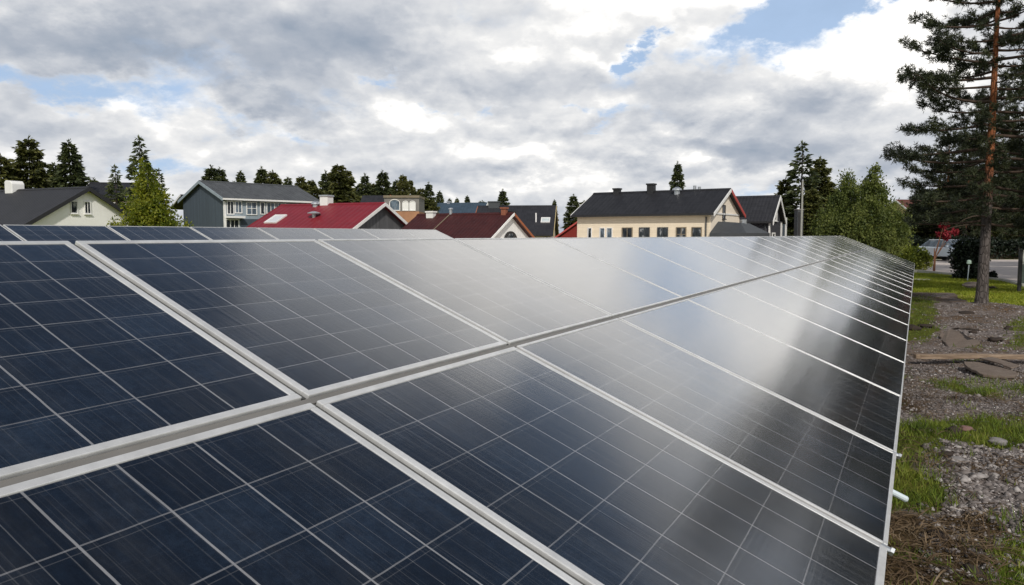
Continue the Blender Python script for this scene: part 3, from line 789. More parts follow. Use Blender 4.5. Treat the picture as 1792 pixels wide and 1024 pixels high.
def houses():
    W_ = MAT['white']
    # 1 white house on the left
    ap = at(150, 328, 50)
    h = House('white_house', 'cream white house with black roof and two small gable windows at the left', ap, 1, R(-25), 13, 9.4, 1.75 + 0.35, ap.z - 0.12, MAT['cream'], MAT['roof_black'], 0.6, 0.35)
    h.barge(MAT['black'], (1,), 0.26)
    for a, b_, lab in ((122, 137, None), (146, 160, 'gable window with white blind')):
        y0, y1 = h.along_right(a + 4), h.along_right(b_ - 1)
        h.window('right', y0, y1, height_at(373, 50), height_at(354, 50), W_, MAT['glass'], 0.06, (1 if lab else 0, 0), True, label=lab)
    x0, _ = h.to_local(at(48, 328, 54))
    m = MB(); zr = h.roof_z(0)
    m.prism([(-0.42, zr - 0.3), (0.42, zr - 0.3), (0.42, zr + 0.42), (0.26, zr + 0.62), (-0.28, zr + 0.66), (-0.42, zr + 0.55)], -0.45, 0.45, lambda a, b, t: Vector((x0 + a, t, b)))
    m.build('roof_vent', W_, h.roof, bevel=0.05)
    # 2 small dark house behind it
    ap = at(163, 322, 78)
    h = House('dark_roofed_house', 'small ochre house with dark roof between the white house and the birch', ap, -1, R(8), 4.2, 7, ap.z - 1.6, ap.z, MAT['ochre'], MAT['roof_black'])
    h.barge(W_, (1, -1), 0.18)
    h.window('front', 1.0, 2.2, ap.z - 3.2, ap.z - 2.1, W_)
    # 3 grey two-storey house
    ap = at(354, 317, 55)
    yaw = R(48)
    zr = ap.z; ze = height_at(346, 52)
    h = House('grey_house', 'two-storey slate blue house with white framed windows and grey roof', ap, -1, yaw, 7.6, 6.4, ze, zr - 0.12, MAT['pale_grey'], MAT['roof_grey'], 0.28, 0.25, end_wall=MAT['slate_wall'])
    h.barge(MAT['pale_grey'], (-1,), 0.2); h.fascia(W_)
    m = MB(); m.box(-h.L / 2 - 0.04, -h.L / 2 + 0.1, -h.W / 2 - 0.04, -h.W / 2 + 0.1, -0.3, ze - 0.2); m.build('corner_board', W_, h.root)
    zt = ze - 0.22
    for (a, b_, z0, z1, pn, bars, lab) in ((399, 409, zt - 0.85, zt, MAT['glass'], (1, 0), None), (413, 423, zt - 0.75, zt, MAT['glass_blue'], (1, 0), None), (433, 449, zt - 0.85, zt - 0.02, MAT['glass_blue'], (1, 1), None),
                                           (457, 463, zt - 0.8, zt, MAT['glass'], (0, 0), None), (468, 500, zt - 0.72, zt, MAT['glass_blue'], (4, 0), 'wide pale glazed bay'),
                                           (396, 417, zt - 2.15, zt - 1.3, MAT['glass'], (2, 0), None)):
        h.window('front', h.along_front(a), h.along_front(b_), z0, z1, W_, pn, 0.06, bars, False, label=lab)
    M = h.face('front')
    m = MB(); m.box(h.along_front(395), h.along_front(424), 0.002, 0.5, zt - 1.16, zt - 1.02, M); m.build('balcony_ledge', W_, h.root)
    m = MB(); m.box(h.along_front(421), h.along_front(478), 0.002, 0.05, zt - 3.3, zt - 1.2, M); m.build('lower_cladding', MAT['slate_wall'], h.root)
    # lean-to eave on the far side, with a white edge
    m = MB(); y0 = h.W / 2 + 0.3; s0 = h.eave + 0.35
    m.prism([(y0 - 0.3, s0), (y0 + 1.5, s0 - 0.95), (y0 + 1.5, s0 - 0.8), (y0 - 0.3, s0 + 0.15)], -h.L / 2 - 0.2, h.L / 2 - 1, lambda a, b, t: Vector((t, a, b)))
    m.build('side_canopy', MAT['roof_dark'], h.root)
    m = MB(); m.prism([(y0 - 0.3, s0 - 0.02), (y0 + 1.52, s0 - 0.99), (y0 + 1.52, s0 - 0.84), (y0 - 0.3, s0 + 0.12)], -h.L / 2 - 0.27, -h.L / 2 - 0.203, lambda a, b, t: Vector((t, a, b)))
    m.build('canopy_edge', W_, h.root)
    # 4 red roofed house
    ap = at(667, 356, 48)
    h = House('red_roofed_house', 'house with bright red metal roof, white bargeboards and grey corrugated gable', ap, 1, R(-24), 7.8, 8.2, ap.z - 2.05, ap.z - 0.1, MAT['grey_corr'], MAT['roof_red'], 0.3, 0.3)
    h.barge(W_, (1,), 0.2); h.barge(MAT['red_wall'], (-1,), 0.15)
    lx = h.to_local(at(583, 356, 50.5))[0]
    h.chimney(lx, 0.1, 0.62, 0.62, h.ridge + 0.62, W_, MAT['metal'])
    h.vent(lx - 0.62, -0.25, 0.2, h.ridge + 0.12, MAT['metal'])
    m = MB(); M = Matrix.Translation((lx + 0.55, -1.9, h.roof_z(1.9)))
    m.tube([M @ Vector((0, 0, -0.2)), M @ Vector((0, 0, 0.22))], 0.12, 12)
    m.tube([M @ Vector((0, 0, 0.22)), M @ Vector((0, 0, 0.27)), M @ Vector((0, 0, 0.36))], [0.42, 0.42, 0.08], 14)
    m.build('roof_fan', MAT['metal'], h.roof)
    lx2 = h.to_local(at(474, 378, 50))[0]
    h.skylight(lx2 + 1.2, -2.2, 0.85, 1.1, W_, mat_plain('milky_glass', (0.62, 0.64, 0.66), 0.25, 0, 0.05))
    # 5 tall building with grey upper storey over orange wall
    D = 64; p0 = at(672, 340, D); p1 = at(733, 340, D)
    rt = empty('rendered_building', 'building with grey upper storey and arched windows over an orange wall', 'building', ((p0.x + p1.x) / 2, D, 0), 0)
    hw = (p1.x - p0.x) / 2; zt = p0.z; zm = height_at(370, D)
    m = MB(); m.box(-hw, hw, 0, 4, -0.2, zm - 0.002); m.build('lower_storey', MAT['orange'], rt)
    m = MB(); m.box(-hw, hw, 0.03, 4, zm, zt - 0.3); m.build('upper_storey', MAT['stone_grey'], rt)
    m = MB(); m.box(-hw - 0.05, hw + 0.05, -0.07, 4.1, zt - 0.298, zt - 0.1); m.build('cornice', MAT['tan'], rt)
    I4 = Matrix(((1, 0, 0, 0), (0, -1, 0, 0.03), (0, 0, 1, 0), (0, 0, 0, 1)))
    for a, b_, pn in ((-hw + 0.5, -hw + 1.3, MAT['glass_blue']), (hw - 1.35, hw - 0.95, W_), (hw - 0.75, hw - 0.35, W_)):
        z0, z1 = zm + 0.12, zt - 0.75
        f = MB(); f.box(a - 0.07, a, 0.002, 0.07, z0, z1, I4); f.box(b_, b_ + 0.07, 0.002, 0.07, z0, z1, I4); f.box(a - 0.07, b_ + 0.07, 0.002, 0.07, z0 - 0.07, z0, I4)
        c, rr = (a + b_) / 2, (b_ - a) / 2
        pts = [(c + (rr + 0.035) * math.cos(q), z1 + 0.7 * (rr + 0.035) * math.sin(q)) for q in [math.pi * i / 8 for i in range(9)]]
        f.tube([I4 @ Vector((x, 0.036, z)) for x, z in pts], 0.036, 6)
        w = f.build('arched_window', W_, rt)
        g = MB(); poly = [(a, z0), (b_, z0)] + [(c + rr * math.cos(q), z1 + 0.7 * rr * math.sin(q)) for q in [math.pi * i / 8 for i in range(9)]]
        g.prism(poly, 0.003, 0.03, lambda x, z, t: I4 @ Vector((x, t, z))); g.build('pane', pn, w)
    m = MB(); zl = height_at(362, D)
    m.prism([(0.2, zt + 0.1), (5.0, zl - 1.2), (5.0, zl - 1.4), (0.2, zt - 0.15)], -hw - 2.6, -hw - 0.15, lambda a, b, t: Vector((t, 4.0 - a * 0.8, b)))
    m.build('side_roof', MAT['roof_dark'], rt)
    m = MB(); m.prism([(0.1, zt + 0.14), (5.1, zl - 1.18), (5.1, zl - 1.42), (0.1, zt - 0.17)], -hw - 0.147, -hw - 0.01, lambda a, b, t: Vector((t, 4.0 - a * 0.8, b)))
    m.build('bargeboard', MAT['rust_trim'], rt)
    m = MB(); m.box(-hw - 2.4, -hw - 0.15, 0.9, 3.6, -0.2, zl - 1.3); m.build('side_wall', MAT['orange'], rt)
    # 6 maroon roof
    ap = at(893, 374, 45)
    h = House('maroon_roofed_house', 'low cream house with dark maroon roof and rust orange right bargeboard', ap, 1, R(-27), 6.4, 6.4, ap.z - 1.75, ap.z - 0.1, MAT['cream'], MAT['roof_maroon'], 0.25, 0.25)
    h.barge(MAT['cream'], (1,), 0.14, mat2=MAT['rust_trim'])
    h.chimney(h.L / 2 - 0.35, 0.55, 0.55, 0.5, h.ridge + 0.16, MAT['black']); h.chimney(h.L / 2 - 0.35, -0.1, 0.3, 0.3, h.ridge + 0.38, MAT['brick'])
    M = h.face('right'); zc = h.ridge - 1.5
    m = MB(); pts = [(0.85 * math.cos(q), zc + 0.55 * math.sin(q)) for q in [math.pi * i / 12 for i in range(13)]]
    m.prism(pts, 0.002, 0.05, lambda x, z, t: M @ Vector((x, t, z))); w = m.build('arched_window', MAT['black'], h.root)
    m = MB(); pts = [(0.62 * math.cos(q), zc + 0.02 + 0.4 * math.sin(q)) for q in [math.pi * i / 12 for i in range(13)]]
    m.prism(pts, 0.052, 0.06, lambda x, z, t: M @ Vector((x, t, z))); m.build('pane', MAT['glass'], w)
    lx = h.to_local(at(806, 374, 48))[0]
    m = MB(); m.prism([(-0.2, 0), (-3.3, 0)], 0, 0.06, lambda a, b, t: Vector((0, 0, 0))) if False else None
    a_ = MB(); sl = h.slope
    a_.prism([(-0.05, h.roof_z(0.05) + 0.004), (-3.3, h.roof_z(3.3) + 0.004), (-3.3, h.roof_z(3.3) + 0.03), (-0.05, h.roof_z(0.05) + 0.03)], lx - 0.03, lx + 0.03, lambda a, b, t: Vector((t, a, b)))
    a_.build('roof_seam', MAT['tan'], h.roof)
    h.vent(lx + 0.05, -0.05, 0.1, h.ridge + 0.42, MAT['metal'])
    lx = h.to_local(at(768, 380, 48))[0]
    h.chimney(lx, -0.3, 0.5, 0.4, h.ridge + 0.22, W_)
    # 6b lower maroon wing to the left
    ap2 = at(728, 382, 52)
    # 7 blue roof behind
    ap = at(848, 356, 76)
    h = House('blue_roofed_house', 'distant house with slate blue roof and white gable end behind the maroon roof', ap, 1, R(-14), 5.2, 6.0, ap.z - 2.1, ap.z - 0.1, W_, MAT['roof_blue'])
    h.barge(W_, (1,), 0.3); h.chimney(-1.2, 0, 0.3, 0.3, h.ridge + 0.25, MAT['metal'])
    h.window('right', -0.5, 0.5, h.ridge - 2.2, h.ridge - 1.3, MAT['darkgrey'])
    # 8 big dark slate roof
    ap = at(968, 361, 62)
    h = House('slate_roofed_house', 'wide house with dark slate roof and a white skylight left of the red gable', ap, 1, R(-6), 6.0, 8.4, ap.z - 2.3, ap.z - 0.1, MAT['beige_gable'], MAT['roof_dark'], 0.35, 0.25)
    h.barge(MAT['ochre'], (1,), 0.16); h.barge(MAT['rust_trim'], (-1,), 0.16)
    lx = h.to_local(at(957, 388, 58))[0]
    h.skylight(lx - 0.2, -2.4, 0.6, 0.7, W_, mat_plain('pale_skylight_glass', (0.5, 0.55, 0.55), 0.2, 0, 0.2, 4))
    h.vent(lx - 0.95, -2.6, 0.06, h.roof_z(2.6) + 0.7, W_, False)
    h.window('front', lx - 0.2, lx + 0.2, 1.0, h.eave - 0.4, MAT['darkgrey'])
    h.chimney(-1.9, 0.0, 0.9, 0.7, h.ridge + 0.42, MAT['darkgrey'])
    # 8b red gabled house
    ap = at(1026, 378, 57)
    h = House('red_house', 'dark red boarded gable house squeezed beside the beige house', ap, -1, R(78), 6, 4.6, ap.z - 1.7, ap.z - 0.1, MAT['red_wall'], MAT['roof_brown'], 0.2, 0.2)
    h.barge(MAT['red_trim'], (-1,), 0.12)
    # 9 long beige house
    ap = at(1271, 331, 48)
    yaw = R(-33)
    h = House('beige_house', 'long beige house with black roof, dark chimneys and a row of windows', ap, 1, yaw, 9.1, 6.0, CAM_H + 1.38, ap.z - 0.12, MAT['beige'], MAT['roof_black'], 0.34, 0.3, end_wall=MAT['beige_gable'])
    h.barge(W_, (1,), 0.2, mat2=MAT['red_trim']); h.barge(W_, (-1,), 0.16); h.fascia(MAT['black'])
    zt = CAM_H + 0.46
    for a, b_, fr, bars in ((1030, 1035, W_, (0, 0)), (1051, 1058, W_, (0, 0)), (1063, 1071, W_, (0, 0)), (1090, 1106, MAT['tan'], (1, 0)), (1120, 1136, MAT['darkgrey'], (1, 1)), (1152, 1168, MAT['darkgrey'], (1, 1)), (1185, 1200, MAT['tan'], (1, 2)), (1212, 1227, MAT['tan'], (0, 1))):
        h.window('front', h.along_front(a), h.along_front(b_), zt - 1.2, zt, fr, MAT['glass'] if a > 1080 else MAT['glass_blue'] if a > 1045 else MAT['glass'], 0.05, bars, True)
    y0 = h.along_right(1265); h.window('right', y0 - 0.2, y0 + 0.22, h.ridge - 1.75, h.ridge - 0.95, MAT['black'], None, 0.04, off=0.02)
    M = h.face('right'); m = MB(); m.box(-h.W / 2 + 0.2, h.W / 2 - 0.2, 0.022, 0.07, h.eave - 0.08, h.eave + 0.02, M); m.build('gable_band', W_, h.root)
    for px, w, top, mt in ((1060, 0.42, 0.32, MAT['black']), (1138, 0.46, 0.55, MAT['black'])):
        x = h.to_local(at(px, 335, 50.5))[0]; h.chimney(x, -0.12, w, w, h.ridge + top, mt)
    x = h.to_local(at(1187, 340, 49.5))[0]; h.vent(x, -0.45, 0.2, h.ridge + 0.12, MAT['metal'])
    for px, tp in ((1213, 0.42), (1223, 0.34)):
        x = h.to_local(at(px, 340, 49))[0]; h.vent(x, 0.1, 0.1, h.ridge + tp, MAT['metal'], False)
    # corner downpipe and porch roof at the right
    m = MB(); x0 = h.L / 2 + 0.03; zp = CAM_H + 0.14
    m.add([(x0, -3.2, zp), (x0 + 2.2, -3.2, zp), (x0 + 2.2, 2.2, zp), (x0, 2.2, zp), (x0, -1.6, zp + 0.72), (x0 + 1.3, -1.2, zp + 0.62), (x0 + 1.3, 0.6, zp + 0.62), (x0, 1.0, zp + 0.72),
           (x0, -3.2, zp - 0.22), (x0 + 2.2, -3.2, zp - 0.22), (x0 + 2.2, 2.2, zp - 0.22), (x0, 2.2, zp - 0.22)],
          [(0, 1, 5, 4), (1, 2, 6, 5), (2, 3, 7, 6), (4, 5, 6, 7), (0, 8, 9, 1), (1, 9, 10, 2), (2, 10, 11, 3), (3, 11, 8, 0), (8, 11, 10, 9), (0, 4, 7, 3)])
    pr = m.build('porch_roof', MAT['darkgrey'], h.root)
    m = MB(); m.tube([(x0 + 1.2, -0.3, zp + 0.5), (x0 + 1.2, -0.3, zp + 0.85)], 0.2, 10); m.build('vent', MAT['metal'], pr)
    for yy in (-3.0, 2.0):
        m = MB(); m.box(x0 + 2.0, x0 + 2.15, yy - 0.08, yy + 0.08, -0.1, zp - 0.223); m.build('porch_post', MAT['brown_wall'], h.root)
    # 10 small dark house to its right
    ap = at(1358, 344, 54)
    h = House('charcoal_house', 'small charcoal house with dark roof, white bargeboards and a flat side porch', ap, 1, R(-31), 4.6, 4.0, ap.z - 1.75, ap.z - 0.1, MAT['charcoal'], MAT['roof_dark'], 0.25, 0.3)
    h.barge(W_, (1,), 0.28); h.fascia(MAT['black'])
    M = h.face('right')
    for sd in (-1, 1):
        m = MB(); m.box(sd * 2.0 - 0.14, sd * 2.0 + 0.14, 0.002, 0.08, -0.2, h.eave - 0.02, M); m.build('corner_board', W_, h.root)
    h.window('right', -0.28, 0.28, h.ridge - 1.55, h.ridge - 0.75, W_, None, 0.1)
    h.window('right', -0.95, -0.2, CAM_H - 0.9, CAM_H + 0.1, W_, None, 0.1)
    m = MB(); m.box(0.0 + h.L / 2 - 2.5, h.L / 2 + 0.1, h.W / 2 + 0.02, h.W / 2 + 1.7, CAM_H + 1.12, CAM_H + 1.34); m.build('porch_roof', W_, h.root)
    m = MB(); m.box(h.L / 2 - 2.4, h.L / 2, h.W / 2 + 0.02, h.W / 2 + 1.5, -0.2, CAM_H + 1.118); m.build('porch_wall', MAT['slate_wall'], h.root)
    m = MB(); m.box(h.L / 2 - 0.02, h.L / 2 + 0.1, h.W / 2 + 1.53, h.W / 2 + 1.7, -0.2, CAM_H + 1.118); m.build('porch_post', W_, h.root)
    # brown roof far behind the green trees on the right
    ap = at(1572, 352, 85)
    h = House('brown_roofed_house', 'distant house with a red brown roof glimpsed between trees left of the pine', ap, -1, R(5), 7, 6, ap.z - 1.5, ap.z, MAT['ochre'], MAT['roof_brown'])
    h.barge(W_, (-1, 1), 0.15)
houses()

# ================================================================== TREES
def crown_spruce(rng, H, Rb, n_whorl, per, dens, ragged=0.25, blade=0.34, z0=0.12, power=0.85):
    """spruce needles: drooping branches in whorls, each covered with short sprays"""
    P, Dr, L, W = [], [], [], []
    wood = MB()
    wood.tube([(0, 0, -0.2), (0.03 * H * rng.normal() * 0.1, 0, H * 0.5), (0, 0, H)], [0.028 * H * 0.5 + 0.05, 0.09, 0.015], 7)
    for i in range(n_whorl):
        h = z0 + (1 - z0) * (i + rng.uniform(-0.3, 0.3)) / n_whorl
        h = min(0.985, max(0.03, h))
        rad = Rb * (1 - h) ** power * rng.uniform(1 - ragged, 1 + ragged * 0.6) + 0.06
        a0 = rng.uniform(0, 6.28)
        for k in range(per):
            if rng.random() < 0.10: continue
            a = a0 + 6.283 * k / per + rng.normal() * 0.2
            r = rad * rng.uniform(0.65, 1.12)
            droop = rng.uniform(0.12, 0.45) * (1 - 0.9 * h)
            hb = min(0.985, max(0.02, h + rng.uniform(-0.55, 0.55) / n_whorl)); r *= ((1 - hb) / max(0.02, 1 - h)) ** 0.6
            base = np.array([0, 0, hb * H]); out = np.array([math.cos(a), math.sin(a), 0.0]); sd = np.array([-out[1], out[0], 0])
            tipz = -droop * r + (0.35 * r if h > 0.8 else 0)
            if i % 2 == 0 and r > 0.4: wood.tube([base, base + out * r * 0.5 + [0, 0, tipz * 0.4], base + out * r * 0.95 + [0, 0, tipz]], [0.03, 0.02, 0.006], 4, False)
            n = max(4, int(dens * r))
            s = rng.uniform(0.1, 1.0, n) ** 0.75
            lat = rng.normal(size=n) * 0.20 * r * (1.1 - 0.75 * s)
            pts = base + out * (s * r)[:, None] + sd * lat[:, None]
            pts[:, 2] += tipz * s ** 1.3 + rng.normal(size=n) * 0.05
            dd = out * rng.uniform(0.5, 1.0, n)[:, None] + sd * (np.sign(lat) * rng.uniform(0.1, 0.9, n))[:, None]
            dd[:, 2] += rng.uniform(-0.75, 0.25, n)
            P.append(pts); Dr.append(dd); L.append(blade * rng.uniform(0.6, 1.2, n)); W.append(blade * 0.42 * rng.uniform(0.6, 1.2, n))
    n = 26
    top = np.zeros((n, 3)); top[:, 2] = H * rng.uniform(0.93, 1.0, n); dd = rng.normal(size=(n, 3)) * 0.4; dd[:, 2] = abs(dd[:, 2]) + 0.5
    P.append(top); Dr.append(dd); L.append(np.full(n, blade * 0.8)); W.append(np.full(n, blade * 0.2))
    v, f = blades(np.concatenate(P), np.concatenate(Dr), np.concatenate(L), np.concatenate(W), rng)
    return (v, f), wood

def bez(p0, p1, p2, n):
    out = []
    for i in range(n + 1):
        t = i / n; out.append(p0 * (1 - t) ** 2 + p1 * 2 * t * (1 - t) + p2 * t * t)
    return out

def crown_pine(rng, H, env, n_br, z_lo, trunk_r=0.15, needles=13, needle=0.12, width=0.016, tufts_per_m=9.0, skip=0.0, bare=None):
    """Scots pine: limbs with side twigs, each twig ends in needle tufts"""
    T, TD, TS = [], [], []
    wood = MB()
    def lean(z): return Vector((0.05 * math.sin(z * 0.55), 0.05 * math.sin(z * 0.4 + 1), z))
    zs = [-0.25, 0.0, 0.25, 0.8] + [H * q for q in (0.2, 0.3, 0.4, 0.5, 0.6, 0.7, 0.8, 0.9, 0.97)]
    wood.tube([lean(z) for z in zs], [trunk_r * (1.75 if z < -0.1 else 1.4 if z < 0.05 else 1.12 if z < 0.4 else max(0.06, (1 - (z / H) ** 1.15))) for z in zs], 12)
    wood.cur = 1
    def env_r(z):
        for (za, ra), (zb, rb) in zip(env[:-1], env[1:]):
            if za <= z <= zb: return ra + (rb - ra) * (z - za) / (zb - za)
        return env[-1][1] if z > env[-1][0] else env[0][1]
    ga = 2.399963
    for i in range(n_br):
        z = z_lo + (H * 0.985 - z_lo) * ((i + rng.uniform(0, 0.8)) / n_br)
        if rng.random() < skip: continue
        r = env_r(z) * rng.uniform(0.62, 1.06); a = i * ga + rng.normal() * 0.25
        if bare is not None and math.cos(a - bare) > 0.70: r *= 0.36
        out = Vector((math.cos(a), math.sin(a), 0)); hfrac = z / H
        rise = (-0.10 + 0.62 * max(0, hfrac - 0.35)) * r + rng.normal() * 0.08 * r
        p0 = lean(z) + out * 0.03; p1 = p0 + out * r * 0.55 + Vector((0, 0, rise * 0.2 - 0.06 * r)); p2 = p0 + out * r + Vector((0, 0, rise + 0.10 * r))
        side0 = Vector((-out.y, out.x, 0)); p1 += side0 * rng.normal() * 0.12 * r; p2 += side0 * rng.normal() * 0.15 * r
        pts = bez(p0, p1, p2, 6)
        br = 0.012 + 0.014 * r
        wood.tube(pts, [br * (1 - 0.8 * q / 6) for q in range(7)], 5, False)
        nt = int(2 + r * 3.4)
        for k in range(nt):
            s = 0.28 + 0.72 * (k + rng.uniform(0, 1)) / nt
            j = min(5, int(s * 6)); q = pts[j].lerp(pts[j + 1], s * 6 - j)
            tdir = (pts[j + 1] - pts[j]).normalized()
            sgn = 1 if k % 2 else -1
            d = (tdir * rng.uniform(0.4, 1.0) + side0 * sgn * rng.uniform(0.3, 1.0) + Vector((0, 0, rng.uniform(-0.15, 0.5)))).normalized()
            ln = (0.22 + 0.30 * r * (1.15 - s)) * rng.uniform(0.7, 1.25)
            e = q + d * ln; wood.tube([q, q.lerp(e, 0.5) + Vector((0, 0, 0.02)), e], [0.008, 0.006, 0.003], 4, False)
            m = max(3, int(ln * tufts_per_m * 2.2))
            for c in range(m):
                u = 0.3 + 0.7 * (c + rng.random()) / m
                T.append(q.lerp(e, u) + Vector(rng.normal(size=3) * 0.045)); TD.append(d + Vector((0, 0, 0.45)) + Vector(rng.normal(size=3) * 0.45)); TS.append(rng.uniform(0.75, 1.2))
    T = np.array([tuple(q) for q in T]); TD = unit(np.array([tuple(q) for q in TD])); TS = np.array(TS)
    n = len(T); idx = np.repeat(np.arange(n), needles)
    dr = TD[idx] * rng.uniform(0.15, 1.0, len(idx))[:, None] + unit(rng.normal(size=(len(idx), 3))) * 0.85
    P = T[idx] + TD[idx] * (rng.uniform(-0.04, 0.04, len(idx)))[:, None]
    v, f = blades(P, dr, needle * TS[idx] * rng.uniform(0.7, 1.2, len(idx)), width, rng, wide=0.4)
    return (v, f), wood

def crown_leafy(rng, H, lobes, n_leaf, leaf=0.16, stems=5, r0=0.09, spread=0.5, upright=0.4):
    """broadleaf: twigs inside each lobe carry leaf clusters; lobes = (x, y, z, rx, ry, rz)"""
    wood = MB(); P, Dr = [], []
    vol = np.array([a[3] * a[4] * a[5] for a in lobes]) ** 0.75; vol /= vol.sum()
    wood.tube([(0, 0, -0.2), (0.02, 0, H * 0.3), (0, 0.03, H * 0.75)], [r0 * 1.2, r0, r0 * 0.35], 8)
    for (x, y, z, rx, ry, rz), w in zip(lobes, vol):
        wood.tube([(0, 0, max(0.1, z * 0.35)), (x * 0.6, y * 0.6, z * 0.75), (x, y, z + rz * 0.5)], [r0 * 0.5, r0 * 0.35, r0 * 0.1], 5, False)
        nl = int(n_leaf * w); nc = max(6, nl // 46)
        dirs = unit(rng.normal(size=(nc, 3))); rr = rng.uniform(0.35, 1.0, nc) ** 0.5 * rng.uniform(0.85, 1.12, nc)
        cc = np.array([x, y, z]) + dirs * rr[:, None] * np.array([rx, ry, rz])
        which = rng.integers(0, nc, nl)
        csz = (0.13 + 0.16 * rng.random(nc)) * (rx + ry + rz) / 3 * 1.1
        off = rng.normal(size=(nl, 3)) * csz[which][:, None] * np.array([0.8, 0.8, 1.05])
        P.append(cc[which] + off); dd = unit(off) * spread + rng.normal(size=(nl, 3)) * 0.5; dd[:, 2] += upright * rng.uniform(-0.6, 1, nl)
        Dr.append(dd)
    P = np.concatenate(P); Dr = np.concatenate(Dr)
    keep = P[:, 2] > 0.03; P, Dr = P[keep], Dr[keep]
    v, f = blades(P, Dr, leaf * rng.uniform(0.6, 1.3, len(P)), leaf * 0.62 * rng.uniform(0.7, 1.2, len(P)), rng, bend=0.08)
    return (v, f), wood

def tree_from(name, label, cat, crown, wood, mleaf, mwood, loc, group=None, rz=0.0):
    rt = empty(name, label, cat, loc, rz, group)
    mesh_np('crown', crown[0], crown[1], mleaf, rt)
    wood.build('trunk', mwood, rt, smooth=True)
    return rt

M_SPRUCE = mat_leaf('spruce_needles', [(0.15, (0.026, 0.036, 0.017)), (0.5, (0.070, 0.088, 0.036)), (0.85, (0.14, 0.155, 0.058))], 0.25)
M_SPRUCE2 = mat_leaf('warm_spruce_needles', [(0.15, (0.030, 0.036, 0.013)), (0.5, (0.088, 0.096, 0.028)), (0.85, (0.17, 0.165, 0.048))], 0.25)
M_PINE = mat_leaf('pine_needles', [(0.15, (0.012, 0.018, 0.010)), (0.5, (0.036, 0.046, 0.022)), (0.85, (0.080, 0.090, 0.042))], 0.15, scale=2.0)
M_BIRCH = mat_leaf('birch_leaves', [(0.15, (0.042, 0.068, 0.008)), (0.5, (0.14, 0.175, 0.018)), (0.85, (0.29, 0.29, 0.034))], 0.4)
M_WILLOW = mat_leaf('willow_leaves', [(0.15, (0.040, 0.062, 0.016)), (0.5, (0.115, 0.145, 0.038)), (0.85, (0.21, 0.235, 0.065))], 0.4, scale=0.9)
M_BUSH = mat_leaf('yellow_green_leaves', [(0.15, (0.06, 0.085, 0.012)), (0.5, (0.17, 0.20, 0.028)), (0.85, (0.30, 0.31, 0.06))], 0.4)
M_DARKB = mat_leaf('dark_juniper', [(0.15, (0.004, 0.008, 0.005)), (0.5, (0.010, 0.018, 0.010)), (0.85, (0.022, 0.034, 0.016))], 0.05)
M_RED = mat_leaf('red_leaves', [(0.15, (0.06, 0.005, 0.010)), (0.5, (0.22, 0.010, 0.024)), (0.85, (0.40, 0.06, 0.07))], 0.2)
M_BARK = mat_plain('dark_bark', (0.06, 0.045, 0.036), 0.9, 0, 0.35, 8.0, 0.2, 0.5)
M_BARKL = mat_plain('birch_bark', (0.28, 0.26, 0.23), 0.85, 0, 0.45, 5.0, 0.2, 0.3)
def mat_pine_bark():
    m, t, b = material('scots_pine_bark'); co = coords(t); x, y, z = t.sep(co)
    pl = t.node('ShaderNodeTexVoronoi', feature='DISTANCE_TO_EDGE'); t.l.new(t.v('MULTIPLY', co, (1, 1, 0.35)), pl.inputs['Vector']); pl.inputs['Scale'].default_value = 16.0
    n = t.noise(t.v('MULTIPLY', co, (1, 1, 0.3)), 14.0, 7, 0.7)
    grey = t.ramp(n, [(0.3, (0.055, 0.047, 0.043)), (0.7, (0.15, 0.128, 0.118))])
    org = t.ramp(n, [(0.3, (0.17, 0.055, 0.024)), (0.7, (0.38, 0.145, 0.062))])
    zz = t.m('ADD', z, t.m('MULTIPLY', t.m('SUBTRACT', t.noise(co, 3.0, 4, 0.6), 0.5), 1.6))
    c = t.mix(t.step(zz, 2.2, 3.6), grey, org)
    c = t.mix(t.m('MULTIPLY', t.m('SUBTRACT', 1.0, t.step(pl.outputs['Distance'], 0.0, 0.12)), 0.55), c, (0.02, 0.015, 0.012))
    t.l.new(c, b.inputs['Base Color']); b.inputs['Roughness'].default_value = 0.9; b.inputs['Specular IOR Level'].default_value = 0.2
    bump(t, b, t.m('ADD', n, t.step(pl.outputs['Distance'], 0.0, 0.15)), 0.8, 0.02)
    return m
M_PBARK = mat_pine_bark()
M_LIMB = mat_plain('pine_limb_bark', (0.065, 0.045, 0.034), 0.9, 0, 0.4, 8.0, 0.2, 0.4)

